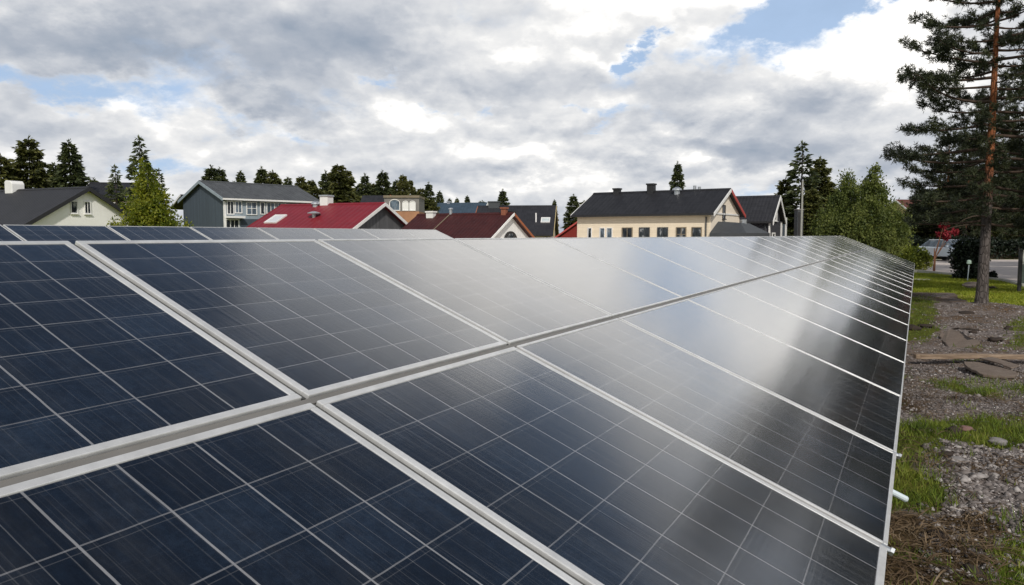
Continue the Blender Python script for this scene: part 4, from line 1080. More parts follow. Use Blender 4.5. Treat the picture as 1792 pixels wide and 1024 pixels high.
def background_trees():
    rng = np.random.default_rng(11)
    # kinds of spruce; each is built once at about 10 m and copied with its own scale and turn
    protos = []
    for seed, (H, Rb, nw, per, dens, rag, z0, pw, mt) in enumerate([
            (10.0, 2.3, 36, 9, 44, 0.30, 0.03, 0.80, M_SPRUCE), (10.0, 2.6, 32, 9, 44, 0.38, 0.02, 0.66, M_SPRUCE2), (10.0, 1.7, 36, 8, 50, 0.25, 0.03, 0.72, M_SPRUCE),
            (10.0, 2.3, 19, 7, 36, 0.50, 0.06, 0.85, M_SPRUCE), (10.0, 1.9, 38, 9, 46, 0.20, 0.02, 0.52, M_SPRUCE2)]):
        r = np.random.default_rng(100 + seed)
        protos.append((crown_spruce(r, H, Rb, nw, per, dens, rag, 0.42, z0, pw), mt))
    made = {}
    def put(kind, px, top, depth, wscale, label, group='spruces along the skyline', sink=0.0):
        H = height_at(top, depth, px)
        p = at(px, 412, depth); k = H / 10.0
        if kind not in made:
            (cr, wd), mt = protos[kind]
            o = tree_from('spruce_tree', label, 'tree', cr, wd, mt, M_BARK, (p.x, p.y, 0), group); made[kind] = o
        else:
            o = copy_tree(made[kind]); o.location = (p.x, p.y, 0); tag(o, label, 'tree', group)
        o.rotation_euler = (0, 0, rng.uniform(0, 6.28)); o.scale = (k * wscale * 1.12, k * wscale * 1.12, k)
    T = [
        (1, 8, 272, 70, 1.2, 'dark spruce cut by the left edge of the photo'),
        (1, 58, 241, 72, 1.0, 'broad dark spruce behind the white roof vent, left of its slim neighbour'),
        (2, 99, 286, 80, 1.0, 'short spruce between the two tall spruces at the left'),
        (0, 128, 246, 72, 1.05, 'tall dark spruce rising behind the white house\'s gable peak'),
        (2, 28, 300, 82, 1.4, 'low spruce left of the white vent on the black roof'),
        (0, 168, 312, 90, 1.3, 'small spruce right of the white house\'s gable peak'),
        (3, 206, 290, 66, 0.9, 'thin ragged spruce left of the light green birch'),
        (3, 250, 240, 60, 0.95, 'sparse tall spruce with bare tiers standing up behind the birch'),
        (3, 282, 296, 66, 0.8, 'ragged low spruce right of the birch'),
        (0, 373, 291, 82, 1.25, 'bushy spruce rising above the grey house\'s left roof end'),
        (0, 388, 294, 84, 1.1, 'second spruce above the grey house, close right of the bushy one'),
        (2, 424, 300, 86, 0.9, 'slender little spruce alone above the middle of the grey roof'),
        (2, 412, 318, 88, 0.9, 'tiny spruce tip beside the slender one above the grey roof'),
        (0, 461, 293, 84, 1.1, 'pointed spruce above the right part of the grey roof'),
        (1, 480, 300, 84, 0.9, 'rounder spruce over the grey roof\'s right end'),
        (2, 506, 311, 82, 1.0, 'narrow spruce just right of the grey house'),
        (4, 529, 310, 80, 0.9, 'straight spruce behind the red roof\'s left half'),
        (4, 547, 316, 82, 0.9, 'spruce between the straight one and the tall pair over the red roof'),
        (2, 516, 334, 78, 1.4, 'low dark spruce behind the left end of the red ridge'),
        (0, 572, 300, 76, 1.0, 'left tree of the tall pair behind the white chimney'),
        (4, 594, 289, 74, 1.1, 'tallest thick spruce of the skyline behind the white chimney'),
        (4, 607, 298, 76, 1.0, 'spruce leaning against the right of the tallest thick one'),
        (0, 640, 305, 84, 0.95, 'spruce over the dark side roof of the orange building'),
        (2, 628, 325, 84, 1.3, 'low spruce left of the orange building\'s side roof'),
        (0, 671, 299, 84, 1.15, 'wide spruce above the orange building\'s cornice left end'),
        (2, 695, 316, 88, 1.0, 'short spruce above the middle of the cornice'),
        (4, 706, 307, 86, 0.75, 'narrow dark spruce above the cornice'),
        (4, 718, 316, 88, 0.75, 'yellowish narrow spruce above the cornice\'s right end'),
        (4, 737, 330, 84, 0.85, 'spruce touching the right wall of the orange building'),
        (0, 751, 320, 84, 0.9, 'highest spruce between the orange building and the blue roof'),
        (2, 770, 335, 86, 0.9, 'small spruce left of the blue roof'),
        (1, 760, 352, 76, 0.9, 'low bushy spruce behind the maroon roof\'s left end'),
        (2, 787, 348, 92, 0.8, 'tiny spruce tip over the blue roof\'s left end'),
        (2, 800, 347, 94, 0.8, 'tiny spruce tip over the blue roof\'s middle'),
        (2, 818, 343, 94, 0.8, 'small spruce over the blue roof\'s right part'),
        (0, 880, 332, 92, 1.0, 'lone pointed spruce above the dark slate roof'),
        (0, 1003, 341, 88, 1.2, 'spruce top between the slate roof and the beige house'),
        (1, 1022, 352, 86, 1.2, 'low spruce against the beige house\'s left roof end'),
        (2, 970, 350, 96, 0.7, 'tiny spruce over the right end of the slate roof'),
        (0, 1184, 284, 66, 0.75, 'shapely lone spruce behind the beige house\'s roof ridge'),
        (3, 1400, 249, 62, 1.15, 'tall dark spruce behind the pale pole'),
        (1, 1431, 276, 66, 0.9, 'dark spruce right of the pale pole, left of the green willows'),
        (1, 1372, 312, 64, 1.0, 'lower dark spruce behind the charcoal house'),
        (1, 1418, 330, 60, 1.1, 'low dense spruce filling below the pale pole\'s top'),
        (1, 436, 326, 90, 1.5, 'low bushy spruce behind the grey roof, right of the slender little one'),
        (4, 583, 318, 82, 1.4, 'low dense spruce between the two trees of the tall pair'),
        (4, 655, 322, 90, 1.3, 'low dense spruce over the dark side roof, left of the wide one'),
        (4, 684, 326, 92, 1.3, 'low dense spruce just above the cornice, right of the wide one'),
        (4, 728, 334, 92, 1.2, 'low dense spruce just above the cornice\'s right end'),
        (1, 845, 352, 96, 1.6, 'low bushy spruce behind the white gable of the blue roofed house'),
        (1, 1445, 318, 66, 1.2, 'dark spruce half hidden behind the rounded green willow'),
        (1, 534, 334, 74, 1.6, 'low bushy spruce at the foot of the straight one behind the red roof'),
        (1, 556, 330, 74, 1.5, 'low bushy spruce left of the tall pair behind the red roof'),
        (1, 622, 340, 80, 1.5, 'low bushy spruce between the tall pair and the dark side roof'),
        (1, 744, 346, 78, 1.5, 'low bushy spruce at the right wall of the orange building'),
        (1, 90, 302, 84, 1.7, 'low bushy spruce filling between the two tall spruces at the left'),
        (1, 150, 316, 84, 1.6, 'low bushy spruce right of the tall spruce over the white gable'),
    ]
    for a in T: put(*a)
    # dark spruces behind the road on the right
    for i, a in enumerate([(1, 1585, 372, 60, 1.5, 'low dark spruce behind the yellow green bush'), (1, 1612, 330, 60, 1.1, 'dark spruce beyond the road behind the red shrub'),
              (4, 1648, 318, 62, 1.1, 'dark spruce beyond the road just right of the red shrub'), (1, 1690, 300, 60, 1.1, 'dark spruce beyond the road left of the pine trunk'),
              (4, 1735, 310, 64, 1.1, 'dark spruce beyond the road right of the pine trunk'), (1, 1775, 300, 62, 1.1, 'dark spruce beyond the road at the right edge')]):
        put(*a, group='dark spruces beyond the road')
    # birch on the left
    r = np.random.default_rng(5); p = at(262, 412, 42)
    zt = height_at(278, 42)
    lob = [(0, 0, zt * 0.80, 0.55, 0.5, 1.0), (0.15, 0.1, zt * 0.62, 0.85, 0.8, 1.0), (-0.35, 0, zt * 0.50, 1.0, 0.9, 0.8), (0.45, 0, zt * 0.46, 1.0, 0.9, 0.8), (-1.3, -0.1, zt * 0.33, 0.9, 0.8, 0.6),
           (1.15, 0, zt * 0.34, 1.1, 0.8, 0.6), (0, 0.1, zt * 0.32, 1.3, 1.0, 0.9), (-0.15, 0, zt * 0.93, 0.25, 0.25, 0.45)]
    cr, wd = crown_leafy(r, zt, lob, 14000, 0.16, upright=0.5)
    tree_from('birch_tree', 'light green leafy birch in front of the sparse spruce, left of the grey house', 'tree', cr, wd, M_BIRCH, M_BARKL, (p.x, p.y, 0))
    # two willows right of the pole
    for i, (px, top, dp, seed, lab) in enumerate([(1480, 296, 52, 8, 'rounded green willow right of the pale pole'), (1527, 289, 50, 9, 'taller green willow with feathery top left of the pine')]):
        r = np.random.default_rng(seed); zt = height_at(top, dp); p = at(px, 412, dp)
        lob = []
        for k in range(9):
            a = k * 2.4; rr = 0.9 * math.sqrt(k / 9.0)
            lob.append((rr * math.cos(a), rr * math.sin(a), zt * (0.80 - 0.30 * (k / 9.0) - 0.05 * (k % 3)), 0.52, 0.52, zt * 0.21))
        for k in range(7):
            a = k * 0.9; lob.append((1.3 * math.cos(a), 1.3 * math.sin(a), zt * 0.30, 0.95, 0.95, zt * 0.24))
        cr, wd = crown_leafy(r, zt, lob, 24000, 0.17, upright=1.2)
        tree_from('willow_tree', lab, 'tree', cr, wd, M_WILLOW, M_BARK, (p.x, p.y, 0), 'green willows left of the pine')
background_trees()

def pines():
    # the big pine
    rng = np.random.default_rng(3)
    H = 10.2
    env = [(1.2, 0.9), (2.0, 1.5), (2.7, 2.1), (3.4, 2.3), (4.3, 2.2), (5.2, 2.05), (6.2, 1.75), (7.2, 1.45), (8.5, 1.05), (10.2, 0.2)]
    cr, wd = crown_pine(rng, H, env, 122, 2.0, 0.125, 17, 0.105, 0.016, 15.0, 0.04, -2.1 - 0.4)
    # a few dry lower limbs
    for z, a, r in ((1.95, 2.9, 1.2), (1.75, 0.2, 0.5), (2.15, 3.4, 1.5)):
        o = Vector((math.cos(a), math.sin(a), 0)); wd.tube(bez(Vector((0, 0, z)), Vector((0, 0, z + 0.1)) + o * r * 0.5, Vector((0, 0, z - 0.12)) + o * r, 5), [0.024, 0.02, 0.016, 0.012, 0.008, 0.004], 5)
    tree_from('pine_tree', 'tall Scots pine with orange upper trunk and grey base, standing on the lawn edge', 'tree', cr, wd, M_PINE, [M_PBARK, M_LIMB], (TREE_BASE.x, TREE_BASE.y, 0.02), None, 0.4)
    # darker pines behind and beside it (those beyond the frame are mirrored in the panels)
    base = None
    rng = np.random.default_rng(21)
    env2 = [(0.6, 1.4), (2.0, 2.3), (3.5, 2.5), (5.0, 2.2), (7.0, 1.6), (9.0, 0.8), (10.0, 0.2)]
    cr, wd = crown_pine(rng, 10.0, env2, 84, 2.2, 0.17, 11, 0.16, 0.030, 8.5)
    spots = [(1655, 215, 58, 0.95, 'dense pine beyond the road filling the gap behind the big pine\'s lower left branches'), (1728, 150, 60, 1.0, 'dense pine beyond the road directly behind the big pine\'s trunk'),
             (1812, 30, 22, 1.0, 'dense pine reaching in from the right edge beside the big pine'), (1608, 318, 60, 0.9, 'shorter pine beyond the road at the left foot of the big pine\'s crown'),
             (1790, 235, 62, 1.0, 'pine beyond the road between the big pine\'s trunk and the right edge'), (1690, 250, 57, 0.9, 'pine beyond the road just left of the big pine\'s trunk'),
             (1990, -180, 24, 1.0, None), (2110, -260, 27, 1.05, None), (2280, -330, 26, 1.05, None), (2060, -60, 36, 1.2, None), (2520, -300, 29, 1.1, None)]
    for i, (px, top, dp, ws, lab) in enumerate(spots):
        k = height_at(top, dp) / 10.0; p = at(px, 412, dp)
        g = 'darker pines behind the big pine'
        if lab is None: lab = 'pine in the row beyond the right edge of the photo, seen mirrored in the panels'; g = 'pines beyond the right edge'
        if base is None:
            o = tree_from('pine_tree', lab, 'tree', cr, wd, M_PINE, [M_PBARK, M_LIMB], (p.x, p.y, 0), g); base = o
        else:
            o = copy_tree(base); o.location = (p.x, p.y, 0); tag(o, lab, 'tree', g)
        o.rotation_euler = (0, 0, i * 1.7); o.scale = (k * ws, k * ws, k)
pines()

def shrubs():
    r = np.random.default_rng(31)
    def bush(name, label, px, py, wpx, toppx, mat, n, leaf, up=0.6, lumps=7, cat='shrub', low=0.45):
        g = on_ground(px, py); D = g.y; w = wpx * D / FPX / 2; h = height_at(toppx, D)
        lob = []
        for k in range(lumps):
            a = k * 2.4; rr = w * 0.62 * math.sqrt((k + 0.3) / lumps)
            hh = h * r.uniform(0.55, 0.8)
            lob.append((rr * math.cos(a), rr * math.sin(a) * 0.8, hh * low + 0.1 * h, w * 0.42, w * 0.42, hh * 0.55))
        cr, wd = crown_leafy(r, h, lob, n, leaf, r0=0.035, upright=up)
        return tree_from(name, label, cat, cr, wd, mat, M_BARK, (g.x, g.y, 0))
    bush('leafy_bush', 'yellow green bush in front of the far road, beside the array\'s far corner', 1601, 474, 58, 424, M_BUSH, 5200, 0.12)
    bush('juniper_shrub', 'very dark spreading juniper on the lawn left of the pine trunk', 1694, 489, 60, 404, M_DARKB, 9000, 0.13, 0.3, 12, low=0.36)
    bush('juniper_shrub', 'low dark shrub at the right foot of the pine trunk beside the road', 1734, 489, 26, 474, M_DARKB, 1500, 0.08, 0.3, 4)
    # red-leaved small tree
    g = on_ground(1634, 477); D = g.y; z1 = height_at(388, D)
    s = D / FPX
    lob = [(15 * s, 0, height_at(392, D), 0.20, 0.2, 0.12), (13 * s, 0.1, height_at(408, D), 0.24, 0.2, 0.12), (31 * s, 0, height_at(407, D), 0.17, 0.15, 0.12), (17 * s, -0.1, height_at(416, D), 0.12, 0.12, 0.09)]
    cr, wd = crown_leafy(r, height_at(420, D), lob, 900, 0.12, r0=0.05)
    tree_from('red_shrub', 'small slender tree with crimson leaves above the parked car', 'tree', cr, wd, M_RED, mat_plain('red_brown_bark', (0.16, 0.07, 0.035), 0.9, 0, 0.3, 8), (g.x, g.y, 0))
    # dark hedge along the far side of the road
    P, Dr = [], []
    n = 26000
    X = r.uniform(26, 62, n); top = 1.5 + 0.45 * np.array([mnoise.fractal(Vector((x * 0.5, 0, 0)), 1, 2, 4) for x in X])
    Z = top * r.uniform(0.02, 1, n) ** 0.7; Y = 55.6 + r.normal(size=n) * 0.5
    v, f = blades(np.stack([X, Y, Z], 1), r.normal(size=(n, 3)) + [0, -0.4, 0.4], r.uniform(0.15, 0.35, n), 0.14, r)
    rt = empty('hedge', 'dark clipped hedge along the far side of the road', 'hedge', (44, 55.6, 0))
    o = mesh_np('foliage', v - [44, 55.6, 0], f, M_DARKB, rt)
    m = MB(); m.box(-17.8, 17.8, -0.25, 0.25, 0, 1.0); m.build('hedge_core', M_BARK, rt)
shrubs()

# ================================================================== SMALL THINGS
def small_things():
    rnd = random.Random(4)
    # pale pole
    p = at(1402, 412, 47)
    rt = empty('utility_pole', 'slim pale grey pole standing in front of the dark spruces', 'pole', (p.x, p.y, 0))
    zt = height_at(316, 47)
    m = MB(); m.tube([(0, 0, -0.2), (0, 0, zt)], [0.075, 0.05], 10); m.build('shaft', mat_plain('weathered_pole', (0.30, 0.30, 0.27), 0.7, 0.1, 0.2, 6), rt)
    m = MB(); m.tube([(0, 0, zt), (0, 0, zt + 0.06)], [0.06, 0.03], 10); m.build('cap', MAT['metal'], rt)
    m = MB(); m.tube([(0, 0, -0.1), (0, 0, 0.5)], 0.1, 10); m.build('base', MAT['darkgrey'], rt)
    # dark shed beside the pole
    q = at(1397, 412, 50); m = MB(); zt = height_at(366, 50)
    rt = empty('utility_cabinet', 'dark narrow cabinet beside the pale pole and the charcoal house', 'cabinet', (q.x, q.y, 0))
    m.box(-0.2, 0.2, -0.3, 0.3, 0, zt - 0.08); m.build('body', MAT['darkgrey'], rt, bevel=0.02)
    m = MB(); m.box(-0.23, 0.23, -0.34, 0.34, zt - 0.078, zt); m.build('top', MAT['stone_grey'], rt, bevel=0.02)
    m = MB(); m.box(-0.16, 0.16, -0.32, -0.302, 0.1, zt - 0.2); m.build('door', MAT['black'], rt)

    # parked car seen from the front
    car_paint = mat_plain('pale_blue_car_paint', (0.72, 0.80, 0.88), 0.25, 0.0, 0.03, 2.0)
    c = at(1663, 412, 51)
    rt = empty('parked_car', 'pale blue white parked car half hidden behind the dark juniper', 'car', (c.x, c.y, 0.012), R(12))
    prof = [(-2.05, 0.32), (2.0, 0.30), (2.08, 0.55), (1.98, 0.82), (1.0, 0.93), (-1.95, 0.98), (-2.1, 0.70)]
    m = MB(); m.prism(prof, -0.84, 0.84, lambda a, b, t: Vector((t, -a, b))); body = m.build('body', car_paint, rt, bevel=0.06)
    cab = [(0.85, 0.93), (0.20, 1.40), (-1.2, 1.42), (-1.85, 0.97)]
    m = MB()
    vs_ = []
    for t, k in ((-1, 0), (1, 0)):
        for a, b in cab: vs_.append((t * (0.80 if b < 1.1 else 0.62), -a, b))
    m.add(vs_, [(0, 1, 2, 3), (7, 6, 5, 4), (0, 4, 5, 1), (1, 5, 6, 2), (2, 6, 7, 3)]); m.build('windows', MAT['glass_blue'], rt)
    m = MB(); m.box(-0.63, 0.63, -0.22, 1.22, 1.405, 1.455); m.build('roof', car_paint, rt, bevel=0.03)
    m = MB(); m.box(-0.70, 0.70, -2.16, -2.09, 0.34, 0.46); m.build('bumper', MAT['black'], rt, bevel=0.02)
    m = MB(); m.box(-0.42, 0.42, -2.10, -2.06, 0.58, 0.72); m.build('grille', MAT['black'], rt)
    m = MB(); m.box(-0.24, 0.24, -2.175, -2.163, 0.38, 0.45); m.build('number_plate', MAT['white'], rt)
    for sx in (-1, 1):
        m = MB(); x0, x1 = sorted((sx * 0.46, sx * 0.78)); m.box(x0, x1, -2.09, -2.03, 0.60, 0.76); m.build('headlight', mat_plain('headlight_glass', (0.8, 0.82, 0.84), 0.1), rt, bevel=0.03)
        x0, x1 = sorted((sx * 0.86, sx * 1.0)); m = MB(); m.box(x0, x1, -0.85, -0.72, 0.95, 1.08); m.build('wing_mirror', car_paint, rt, bevel=0.02)
        for yy in (-1.3, 1.25):
            m = MB(); x0 = sx * 0.68
            m.tube([(sx * 0.66, yy, 0.31), (sx * 0.86, yy, 0.31)], 0.31, 18); w = m.build('wheel', MAT['black'], rt)
            m = MB(); m.tube([(sx * 0.861, yy, 0.31), (sx * 0.875, yy, 0.31)], 0.19, 14); m.build('rim', MAT['metal'], w)

    # information board at the right edge
    g = on_ground(1783, 512); D = g.y; s = D / FPX; zt = height_at(436, D)
    rt = empty('notice_board', 'dark framed notice board with a pale panel, cut by the right edge of the photo', 'sign', (g.x, g.y, 0), R(-10))
    for x in (0, 1.05):
        m = MB(); m.box(x - 0.045, x + 0.045, -0.045, 0.045, -0.2, zt); m.build('post', MAT['black'], rt, bevel=0.008)
    m = MB(); m.box(0.047, 1.003, -0.02, 0.02, zt - 0.45, zt - 0.03); m.build('panel', MAT['white'], rt)
    m = MB(); m.box(0.047, 1.003, -0.018, 0.018, zt - 1.05, zt - 0.47); m.build('lower_panel', mat_plain('pale_green_board', (0.22, 0.27, 0.25), 0.6, 0, 0.1), rt)
    # stake light in front of the juniper
    g = on_ground(1691, 489.5); g.y -= 1.0; D = g.y; g.x = (1692 - 896) / 1303 * D; zt = height_at(455, D)
    rt = empty('garden_light', 'pale green garden light on a thin stake in front of the juniper', 'lamp', (g.x, g.y, 0))
    m = MB(); m.tube([(0, 0, -0.1), (0.03, 0, zt - 0.18)], 0.018, 8); m.build('stake', MAT['plastic'], rt)
    m = MB(); m.tube([(0.03, 0, zt - 0.18), (0.03, 0, zt - 0.14), (0.03, 0, zt - 0.02), (0.03, 0, zt)], [0.03, 0.085, 0.07, 0.02], 12); m.build('lamp_shade', mat_plain('pale_green_plastic', (0.42, 0.55, 0.46), 0.4, 0, 0.1), rt)

    # long weathered plank
    wood = None
    mt, t, b = material('weathered_wood'); co = coords(t)
    n = t.noise(t.v('MULTIPLY', co, (1.2, 14, 14)), 3.0, 7, 0.7)
    t.l.new(t.ramp(n, [(0.3, (0.10, 0.065, 0.042)), (0.55, (0.26, 0.185, 0.125)), (0.75, (0.42, 0.33, 0.25))]), b.inputs['Base Color']); b.inputs['Roughness'].default_value = 0.9
    bump(t, b, n, 0.6, 0.01)
    a = on_ground(1600, 634); c = on_ground(1850, 641)
    d = (c - a); L = d.length; ang = math.atan2(d.y, d.x)
    m = MB(); pts = []
    N = 26
    vs_, fs = [], []
    for i in range(N + 1):
        x = L * i / N; wob = 0.012 * mnoise.noise(Vector((x * 1.7, 1, 2))); w = 0.075 + 0.012 * mnoise.noise(Vector((x * 2.3, 5, 2))); z = 0.085 + 0.03 * math.sin(x * 1.1) + wob
        if i == 0: w *= 0.7
        for yy, zz in ((-w, -0.028), (w, -0.026), (w * 0.95, 0.026), (-w * 0.95, 0.03)): vs_.append((x, yy + wob, z + zz + 0.006 * mnoise.noise(Vector((x * 5, yy * 40, zz * 40)))))
    for i in range(N):
        for k in range(4): fs.append((i * 4 + k, i * 4 + (k + 1) % 4, (i + 1) * 4 + (k + 1) % 4, (i + 1) * 4 + k))
    fs += [(3, 2, 1, 0), tuple(N * 4 + k for k in range(4))]
    m.add(vs_, fs); o = m.build('wooden_plank', mt, None, bevel=0.006, loc=(a.x, a.y, 0)); o.rotation_euler = (0, 0, ang)
    tag(o, 'long weathered plank lying across the gravel beside the array', 'plank')
    # broken flat boards / slabs lying about, and one slab standing in for a shadow
    mslab, t, b = material('muddy_board'); co = coords(t)
    n = t.noise(t.v('MULTIPLY', co, (1.0, 3.5, 1.0)), 4.0, 8, 0.75); n2 = t.noise(co, 26.0, 6, 0.8)
    f = t.m('ADD', t.m('MULTIPLY', n, 0.6), t.m('MULTIPLY', n2, 0.4))
    t.l.new(t.ramp(f, [(0.30, (0.050, 0.036, 0.028)), (0.45, (0.115, 0.085, 0.065)), (0.60, (0.165, 0.130, 0.105)), (0.72, (0.30, 0.265, 0.235))]), b.inputs['Base Color']); b.inputs['Roughness'].default_value = 0.9
    bump(t, b, f, 0.6, 0.02)
    def slab(px, py, outline, tilt, label, cat='board', name='broken_board', thick=0.035, lift=0.05):
        g = on_ground(px, py); k = g.y / FPX
        m = MB(); raw = [Vector((on_ground(x, y).x - g.x, on_ground(x, y).y - g.y)) for x, y in outline]
        poly = []
        for a, c in zip(raw, raw[1:] + raw[:1]):
            n = max(2, int((c - a).length / 0.07)); d = (c - a).normalized(); nr = Vector((-d.y, d.x))
            for q in range(n):
                p = a.lerp(c, q / n); poly.append(tuple(p + nr * (0.045 * mnoise.fractal(Vector((p.x * 6, p.y * 6, px)), 1, 2, 3))))
        m.prism(poly, 0, thick, lambda a, c, z: Vector((a, c, z + 0.035 * mnoise.noise(Vector((a * 2.5, c * 2.5, 1))))))
        o = m.build(name, mslab, None, bevel=0.008, loc=(g.x, g.y, lift)); o.rotation_euler = tilt
        tag(o, label, cat)
    slab(1690, 600, [(1642, 594), (1664, 586), (1700, 597), (1716, 603), (1690, 610), (1662, 611)], (R(3), R(-2), 0), 'broad flat broken board on the gravel beyond the plank', lift=0.02)
    slab(1705, 585, [(1664, 583), (1672, 582), (1722, 602), (1712, 604)], (R(-6), R(2), 0), 'narrow pale board strip lying on the broad broken board', lift=0.075, thick=0.022)
    slab(1735, 655, [(1684, 643), (1712, 643), (1770, 652), (1784, 659), (1760, 664), (1722, 663), (1702, 656)], (R(3), R(2), 0), 'long broken board lying on the near side of the plank', lift=0.02)
    slab(1745, 644, [(1712, 640), (1735, 639), (1786, 651), (1770, 654)], (R(3), R(-2), 0), 'small pale board piece resting on the board before the plank', lift=0.085, thick=0.02)
    slab(1688, 505, [(1683, 503), (1690, 499), (1714, 499), (1714, 504), (1700, 506)], (0, 0, 0), 'dark tree shadow on the lawn left of the pine trunk, shaped as a slab', 'stone', 'shadow_slab', 0.1, 0.0)  # cast shadow of the tree, put in as a flat slab
    # clods, stones, and one dark lump standing in for tree shadow
    mclod_shadow = mat_plain('dark_soil_and_shadow', (0.038, 0.029, 0.024), 0.95, 0, 0.4, 9, 0.2, 0.6)
    mstone = mat_plain('grey_stone', (0.20, 0.185, 0.18), 0.9, 0, 0.3, 9, 0.3, 0.5)
    import bmesh
    def rock(px, py, wpx, hpx, label, mat, cat='stone', name='stone'):
        g = on_ground(px, py); k = g.y / FPX
        bm = bmesh.new(); bmesh.ops.create_icosphere(bm, subdivisions=3, radius=1)
        sd = rnd.uniform(0, 50)
        for v in bm.verts:
            n = mnoise.fractal(v.co * 1.4 + Vector((sd, 0, 0)), 1, 2, 4); v.co *= 1 + 0.35 * n
            v.co = Vector((v.co.x * wpx * k / 2, v.co.y * wpx * k * 0.4, v.co.z * hpx * k / 2))
        me = bpy.data.meshes.new(name); bm.to_mesh(me); bm.free(); me.materials.append(mat)
        me.polygons.foreach_set('use_smooth', [True] * len(me.polygons))
        o = bpy.data.objects.new(name, me); COL.objects.link(o); o.location = (g.x, g.y, hpx * k * 0.22); o.rotation_euler = (0, 0, rnd.uniform(-0.5, 0.5))
        tag(o, label, cat)
    for a in [(1764, 578, 13, 11, 'round dark clod at the right beyond the plank', mclod_shadow, 'clod', 'clod_and_shadow_spot'), (1742, 597, 24, 9, 'long dark clod between the two broken boards and the right edge', mclod_shadow, 'clod', 'clod_and_shadow_spot'),
              (1703, 583, 14, 7, 'small dark clod beside the pale board strip', mclod_shadow, 'clod', 'clod_and_shadow_spot'), (1690, 549, 30, 7, 'flat dark clod left of the pine\'s foot', mclod_shadow, 'clod', 'clod_and_shadow_spot'),  # the flat one left of the pine's foot imitates tree shadow
              (1744, 541, 22, 8, 'dark clod against the right of the pine\'s foot', mclod_shadow, 'clod', 'clod_and_shadow_spot'), (1620, 572, 26, 7, 'dark clod beside the array above the plank\'s end', mclod_shadow, 'clod', 'clod_and_shadow_spot'),
              (1597, 577, 26, 12, 'dark clod tucked against the array\'s edge', mclod_shadow, 'clod', 'clod_and_shadow_spot'), (1737, 506, 16, 7, 'dark stone on the lawn right of the pine trunk', mclod_shadow, 'stone', 'stone'),
              (1667, 759, 26, 18, 'dark clod in the green grass band', mclod_shadow, 'clod', 'clod_and_shadow_spot'), (1690, 752, 22, 10, 'reddish stone in the grass band next to the dark clod', mat_plain('reddish_stone', (0.16, 0.09, 0.08), 0.9, 0, 0.35, 12), 'stone', 'stone'),
              (1655, 797, 26, 10, 'dark stone at the edge of the mossy patch', mclod_shadow, 'stone', 'stone'), (1672, 806, 34, 8, 'flat grey stone beside the moss', mstone, 'stone', 'stone'),
              (1745, 776, 30, 14, 'grey stone in front of the brown heap', mstone, 'stone', 'stone'), (1734, 908, 16, 8, 'pale stone at the edge of the dry grass', mstone, 'stone', 'stone'),
              (1640, 940, 34, 16, 'dark hollow clod in the dry grass at the bottom', mclod_shadow, 'clod', 'clod_and_shadow_spot'), (1700, 1005, 36, 22, 'big dark clod in the dry grass at the bottom edge', mclod_shadow, 'clod', 'clod_and_shadow_spot')]:
        rock(*a)
small_things()

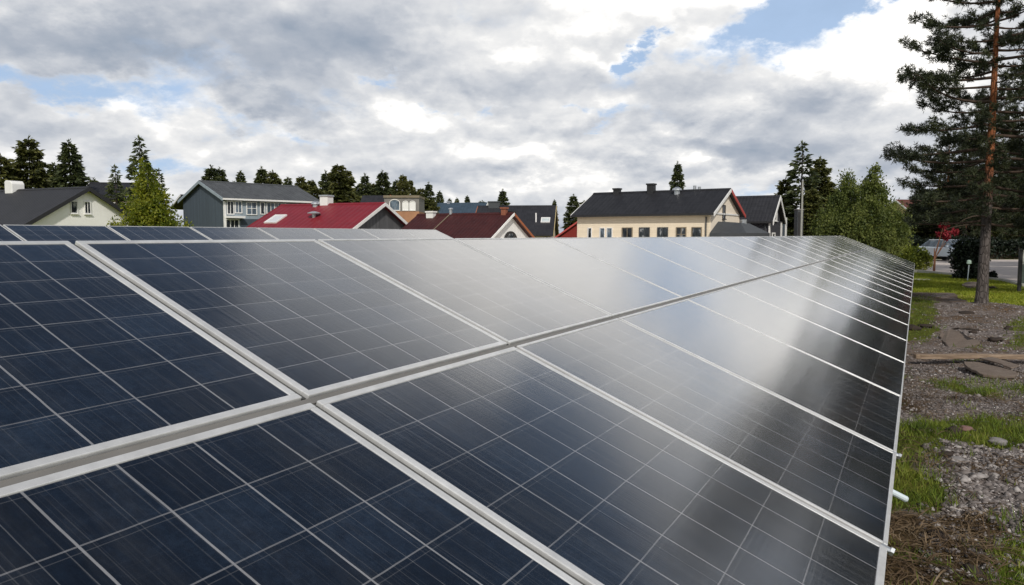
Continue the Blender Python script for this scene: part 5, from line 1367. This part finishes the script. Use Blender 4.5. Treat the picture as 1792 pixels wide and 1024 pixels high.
# ================================================================== GROUND COVER
def cover():
    rng = np.random.default_rng(77)
    def sample(n, y0, y1, s0, s1, want, jit=1.0):
        """random places in the wedge right of the array, kept with the cover's probability"""
        out = []
        Y = np.sqrt(rng.uniform(y0 ** 2, y1 ** 2, n)); S = rng.uniform(s0, s1, n)
        for y, s in zip(Y, S):
            x = s * y; g, st, lw = zones(x, y)
            p = {'grass': g, 'straw': st, 'lawn': lw, 'gravel': (1 - g) * (1 - lw) * (1 - 0.75 * st)}[want]
            if rng.random() < p and not in_poly(x, y, ROAD): out.append((x, y, ground_z(x, y)))
        return np.array(out)
    # grass blades
    gm = mat_leaf('grass_blades', [(0.1, (0.036, 0.062, 0.007)), (0.5, (0.105, 0.155, 0.016)), (0.8, (0.185, 0.215, 0.028)), (1.0, (0.27, 0.23, 0.07))], 0.2, 0.6, 2.4)
    parts = []
    for (n, y0, y1, ln, wd) in ((26000, 2.9, 9.2, 0.085, 0.006), (9000, 9.2, 22, 0.085, 0.011)):
        P = sample(n, y0, y1, 0.50, 0.78, 'grass')
        tall = 0.35 + 0.9 * np.clip(np.array([mnoise.noise(Vector((x * 2.2, y * 2.2, 4))) for x, y, z in P]) + 0.45, 0, 1.1)
        d = rng.normal(size=(len(P), 3)) * 0.5; d[:, 2] = 1.0
        parts.append(blades(P, d, ln * tall * rng.uniform(0.6, 1.5, len(P)), wd * rng.uniform(0.7, 1.4, len(P)), rng, 0.05, 0.3))
    v, f = cat_mesh(parts); tag(mesh_np('grass', v, f, gm), 'green grass and moss in patches on the gravel beside the array', 'grass', kind='stuff')
    # lawn
    lm = mat_leaf('lawn_blades', [(0.1, (0.11, 0.145, 0.010)), (0.5, (0.21, 0.25, 0.020)), (0.8, (0.29, 0.30, 0.034)), (1.0, (0.35, 0.31, 0.08))], 0.2, 0.6, 0.6)
    P = sample(60000, 16.5, 34, 0.52, 0.74, 'lawn'); d = rng.normal(size=(len(P), 3)) * 0.5; d[:, 2] = 0.9
    v, f = blades(P, d, 0.065 * rng.uniform(0.5, 1.5, len(P)), 0.02, rng, 0.05, 0.3)
    tag(mesh_np('lawn_grass', v, f, lm), 'short bright green lawn around the pine', 'grass', kind='stuff')
    # dry straw: curved ribbons
    sm_ = mat_leaf('dry_straw', [(0.1, (0.030, 0.018, 0.010)), (0.5, (0.085, 0.055, 0.030)), (0.8, (0.165, 0.115, 0.066)), (1.0, (0.33, 0.26, 0.18))], 0.1, 0.8, 3.0)
    P = sample(9000, 2.9, 8.8, 0.46, 0.78, 'straw'); n = len(P); seg = 5
    a = rng.uniform(0, 6.28, n); L = rng.uniform(0.06, 0.26, n); bend = rng.normal(size=n) * 1.6; w = rng.uniform(0.0012, 0.0034, n); hh = rng.uniform(0.01, 0.09, n)
    V = np.zeros((n, seg + 1, 2, 3))
    pos = P.copy(); pos[:, 2] += 0.004
    for i in range(seg + 1):
        u = i / seg; ang = a + bend * u
        if i: pos = pos + np.stack([np.cos(ang), np.sin(ang), np.zeros(n)], 1) * (L / seg)[:, None]
        q = pos.copy(); q[:, 2] = P[:, 2] + 0.006 + hh * 4 * u * (1 - u * 0.8) * 0.6
        sd = np.stack([-np.sin(ang), np.cos(ang), np.full(n, 0.4)], 1) * w[:, None]
        V[:, i, 0] = q - sd; V[:, i, 1] = q + sd
    base = (np.arange(n) * (seg + 1) * 2)[:, None]
    F = np.concatenate([np.stack([base[:, 0] + 2 * i, base[:, 0] + 2 * i + 1, base[:, 0] + 2 * i + 3, base[:, 0] + 2 * i + 2], 1) for i in range(seg)])
    tag(mesh_np('dry_straw', V.reshape(-1, 3), F, sm_), 'brown dead grass and roots matted at the bottom right', 'dry grass', kind='stuff')
    # loose stones
    gmat, t, b = material('loose_gravel'); isl = t.node('ShaderNodeNewGeometry').outputs['Random Per Island']
    t.l.new(t.ramp(isl, [(0.0, (0.05, 0.043, 0.040)), (0.45, (0.14, 0.119, 0.11)), (0.8, (0.22, 0.193, 0.182)), (1.0, (0.40, 0.37, 0.35))]), b.inputs['Base Color']); b.inputs['Roughness'].default_value = 0.85
    parts = []
    oct_v = np.array([(1, 0, 0), (0, 1, 0), (-1, 0, 0), (0, -1, 0), (0, 0, 1), (0, 0, -1), ], float)
    oct_f = np.array([(0, 1, 4), (1, 2, 4), (2, 3, 4), (3, 0, 4), (1, 0, 5), (2, 1, 5), (3, 2, 5), (0, 3, 5)])
    for (n, y0, y1, s0, s1, r0) in ((9000, 3.6, 6.2, 0.56, 0.78, 0.0125), (14000, 6.2, 10.5, 0.50, 0.76, 0.0085), (7000, 10.5, 18, 0.50, 0.74, 0.012)):
        P = sample(n, y0, y1, s0, s1, 'gravel'); k = len(P)
        r = r0 * rng.lognormal(0, 0.45, k)
        th = rng.uniform(0, 6.28, k); c, s = np.cos(th), np.sin(th)
        o = oct_v[None] * (1 + rng.normal(size=(k, 6, 1)) * 0.22) + rng.normal(size=(k, 6, 3)) * 0.18
        o[..., 2] *= 0.6
        x = o[..., 0] * c[:, None] - o[..., 1] * s[:, None]; y = o[..., 0] * s[:, None] + o[..., 1] * c[:, None]
        o = np.stack([x, y, o[..., 2]], -1) * r[:, None, None] + P[:, None, :] + np.array([0, 0, 0.25 * r0])
        parts.append((o.reshape(-1, 3), (oct_f[None] + (np.arange(k) * 6)[:, None, None]).reshape(-1, 3)))
    v, f = cat_mesh(parts); tag(mesh_np('gravel', v, f, gmat), 'loose grey brown gravel on the ground beside the array', 'gravel', kind='stuff')
    # leafy weeds beside the array edge
    return
cover()
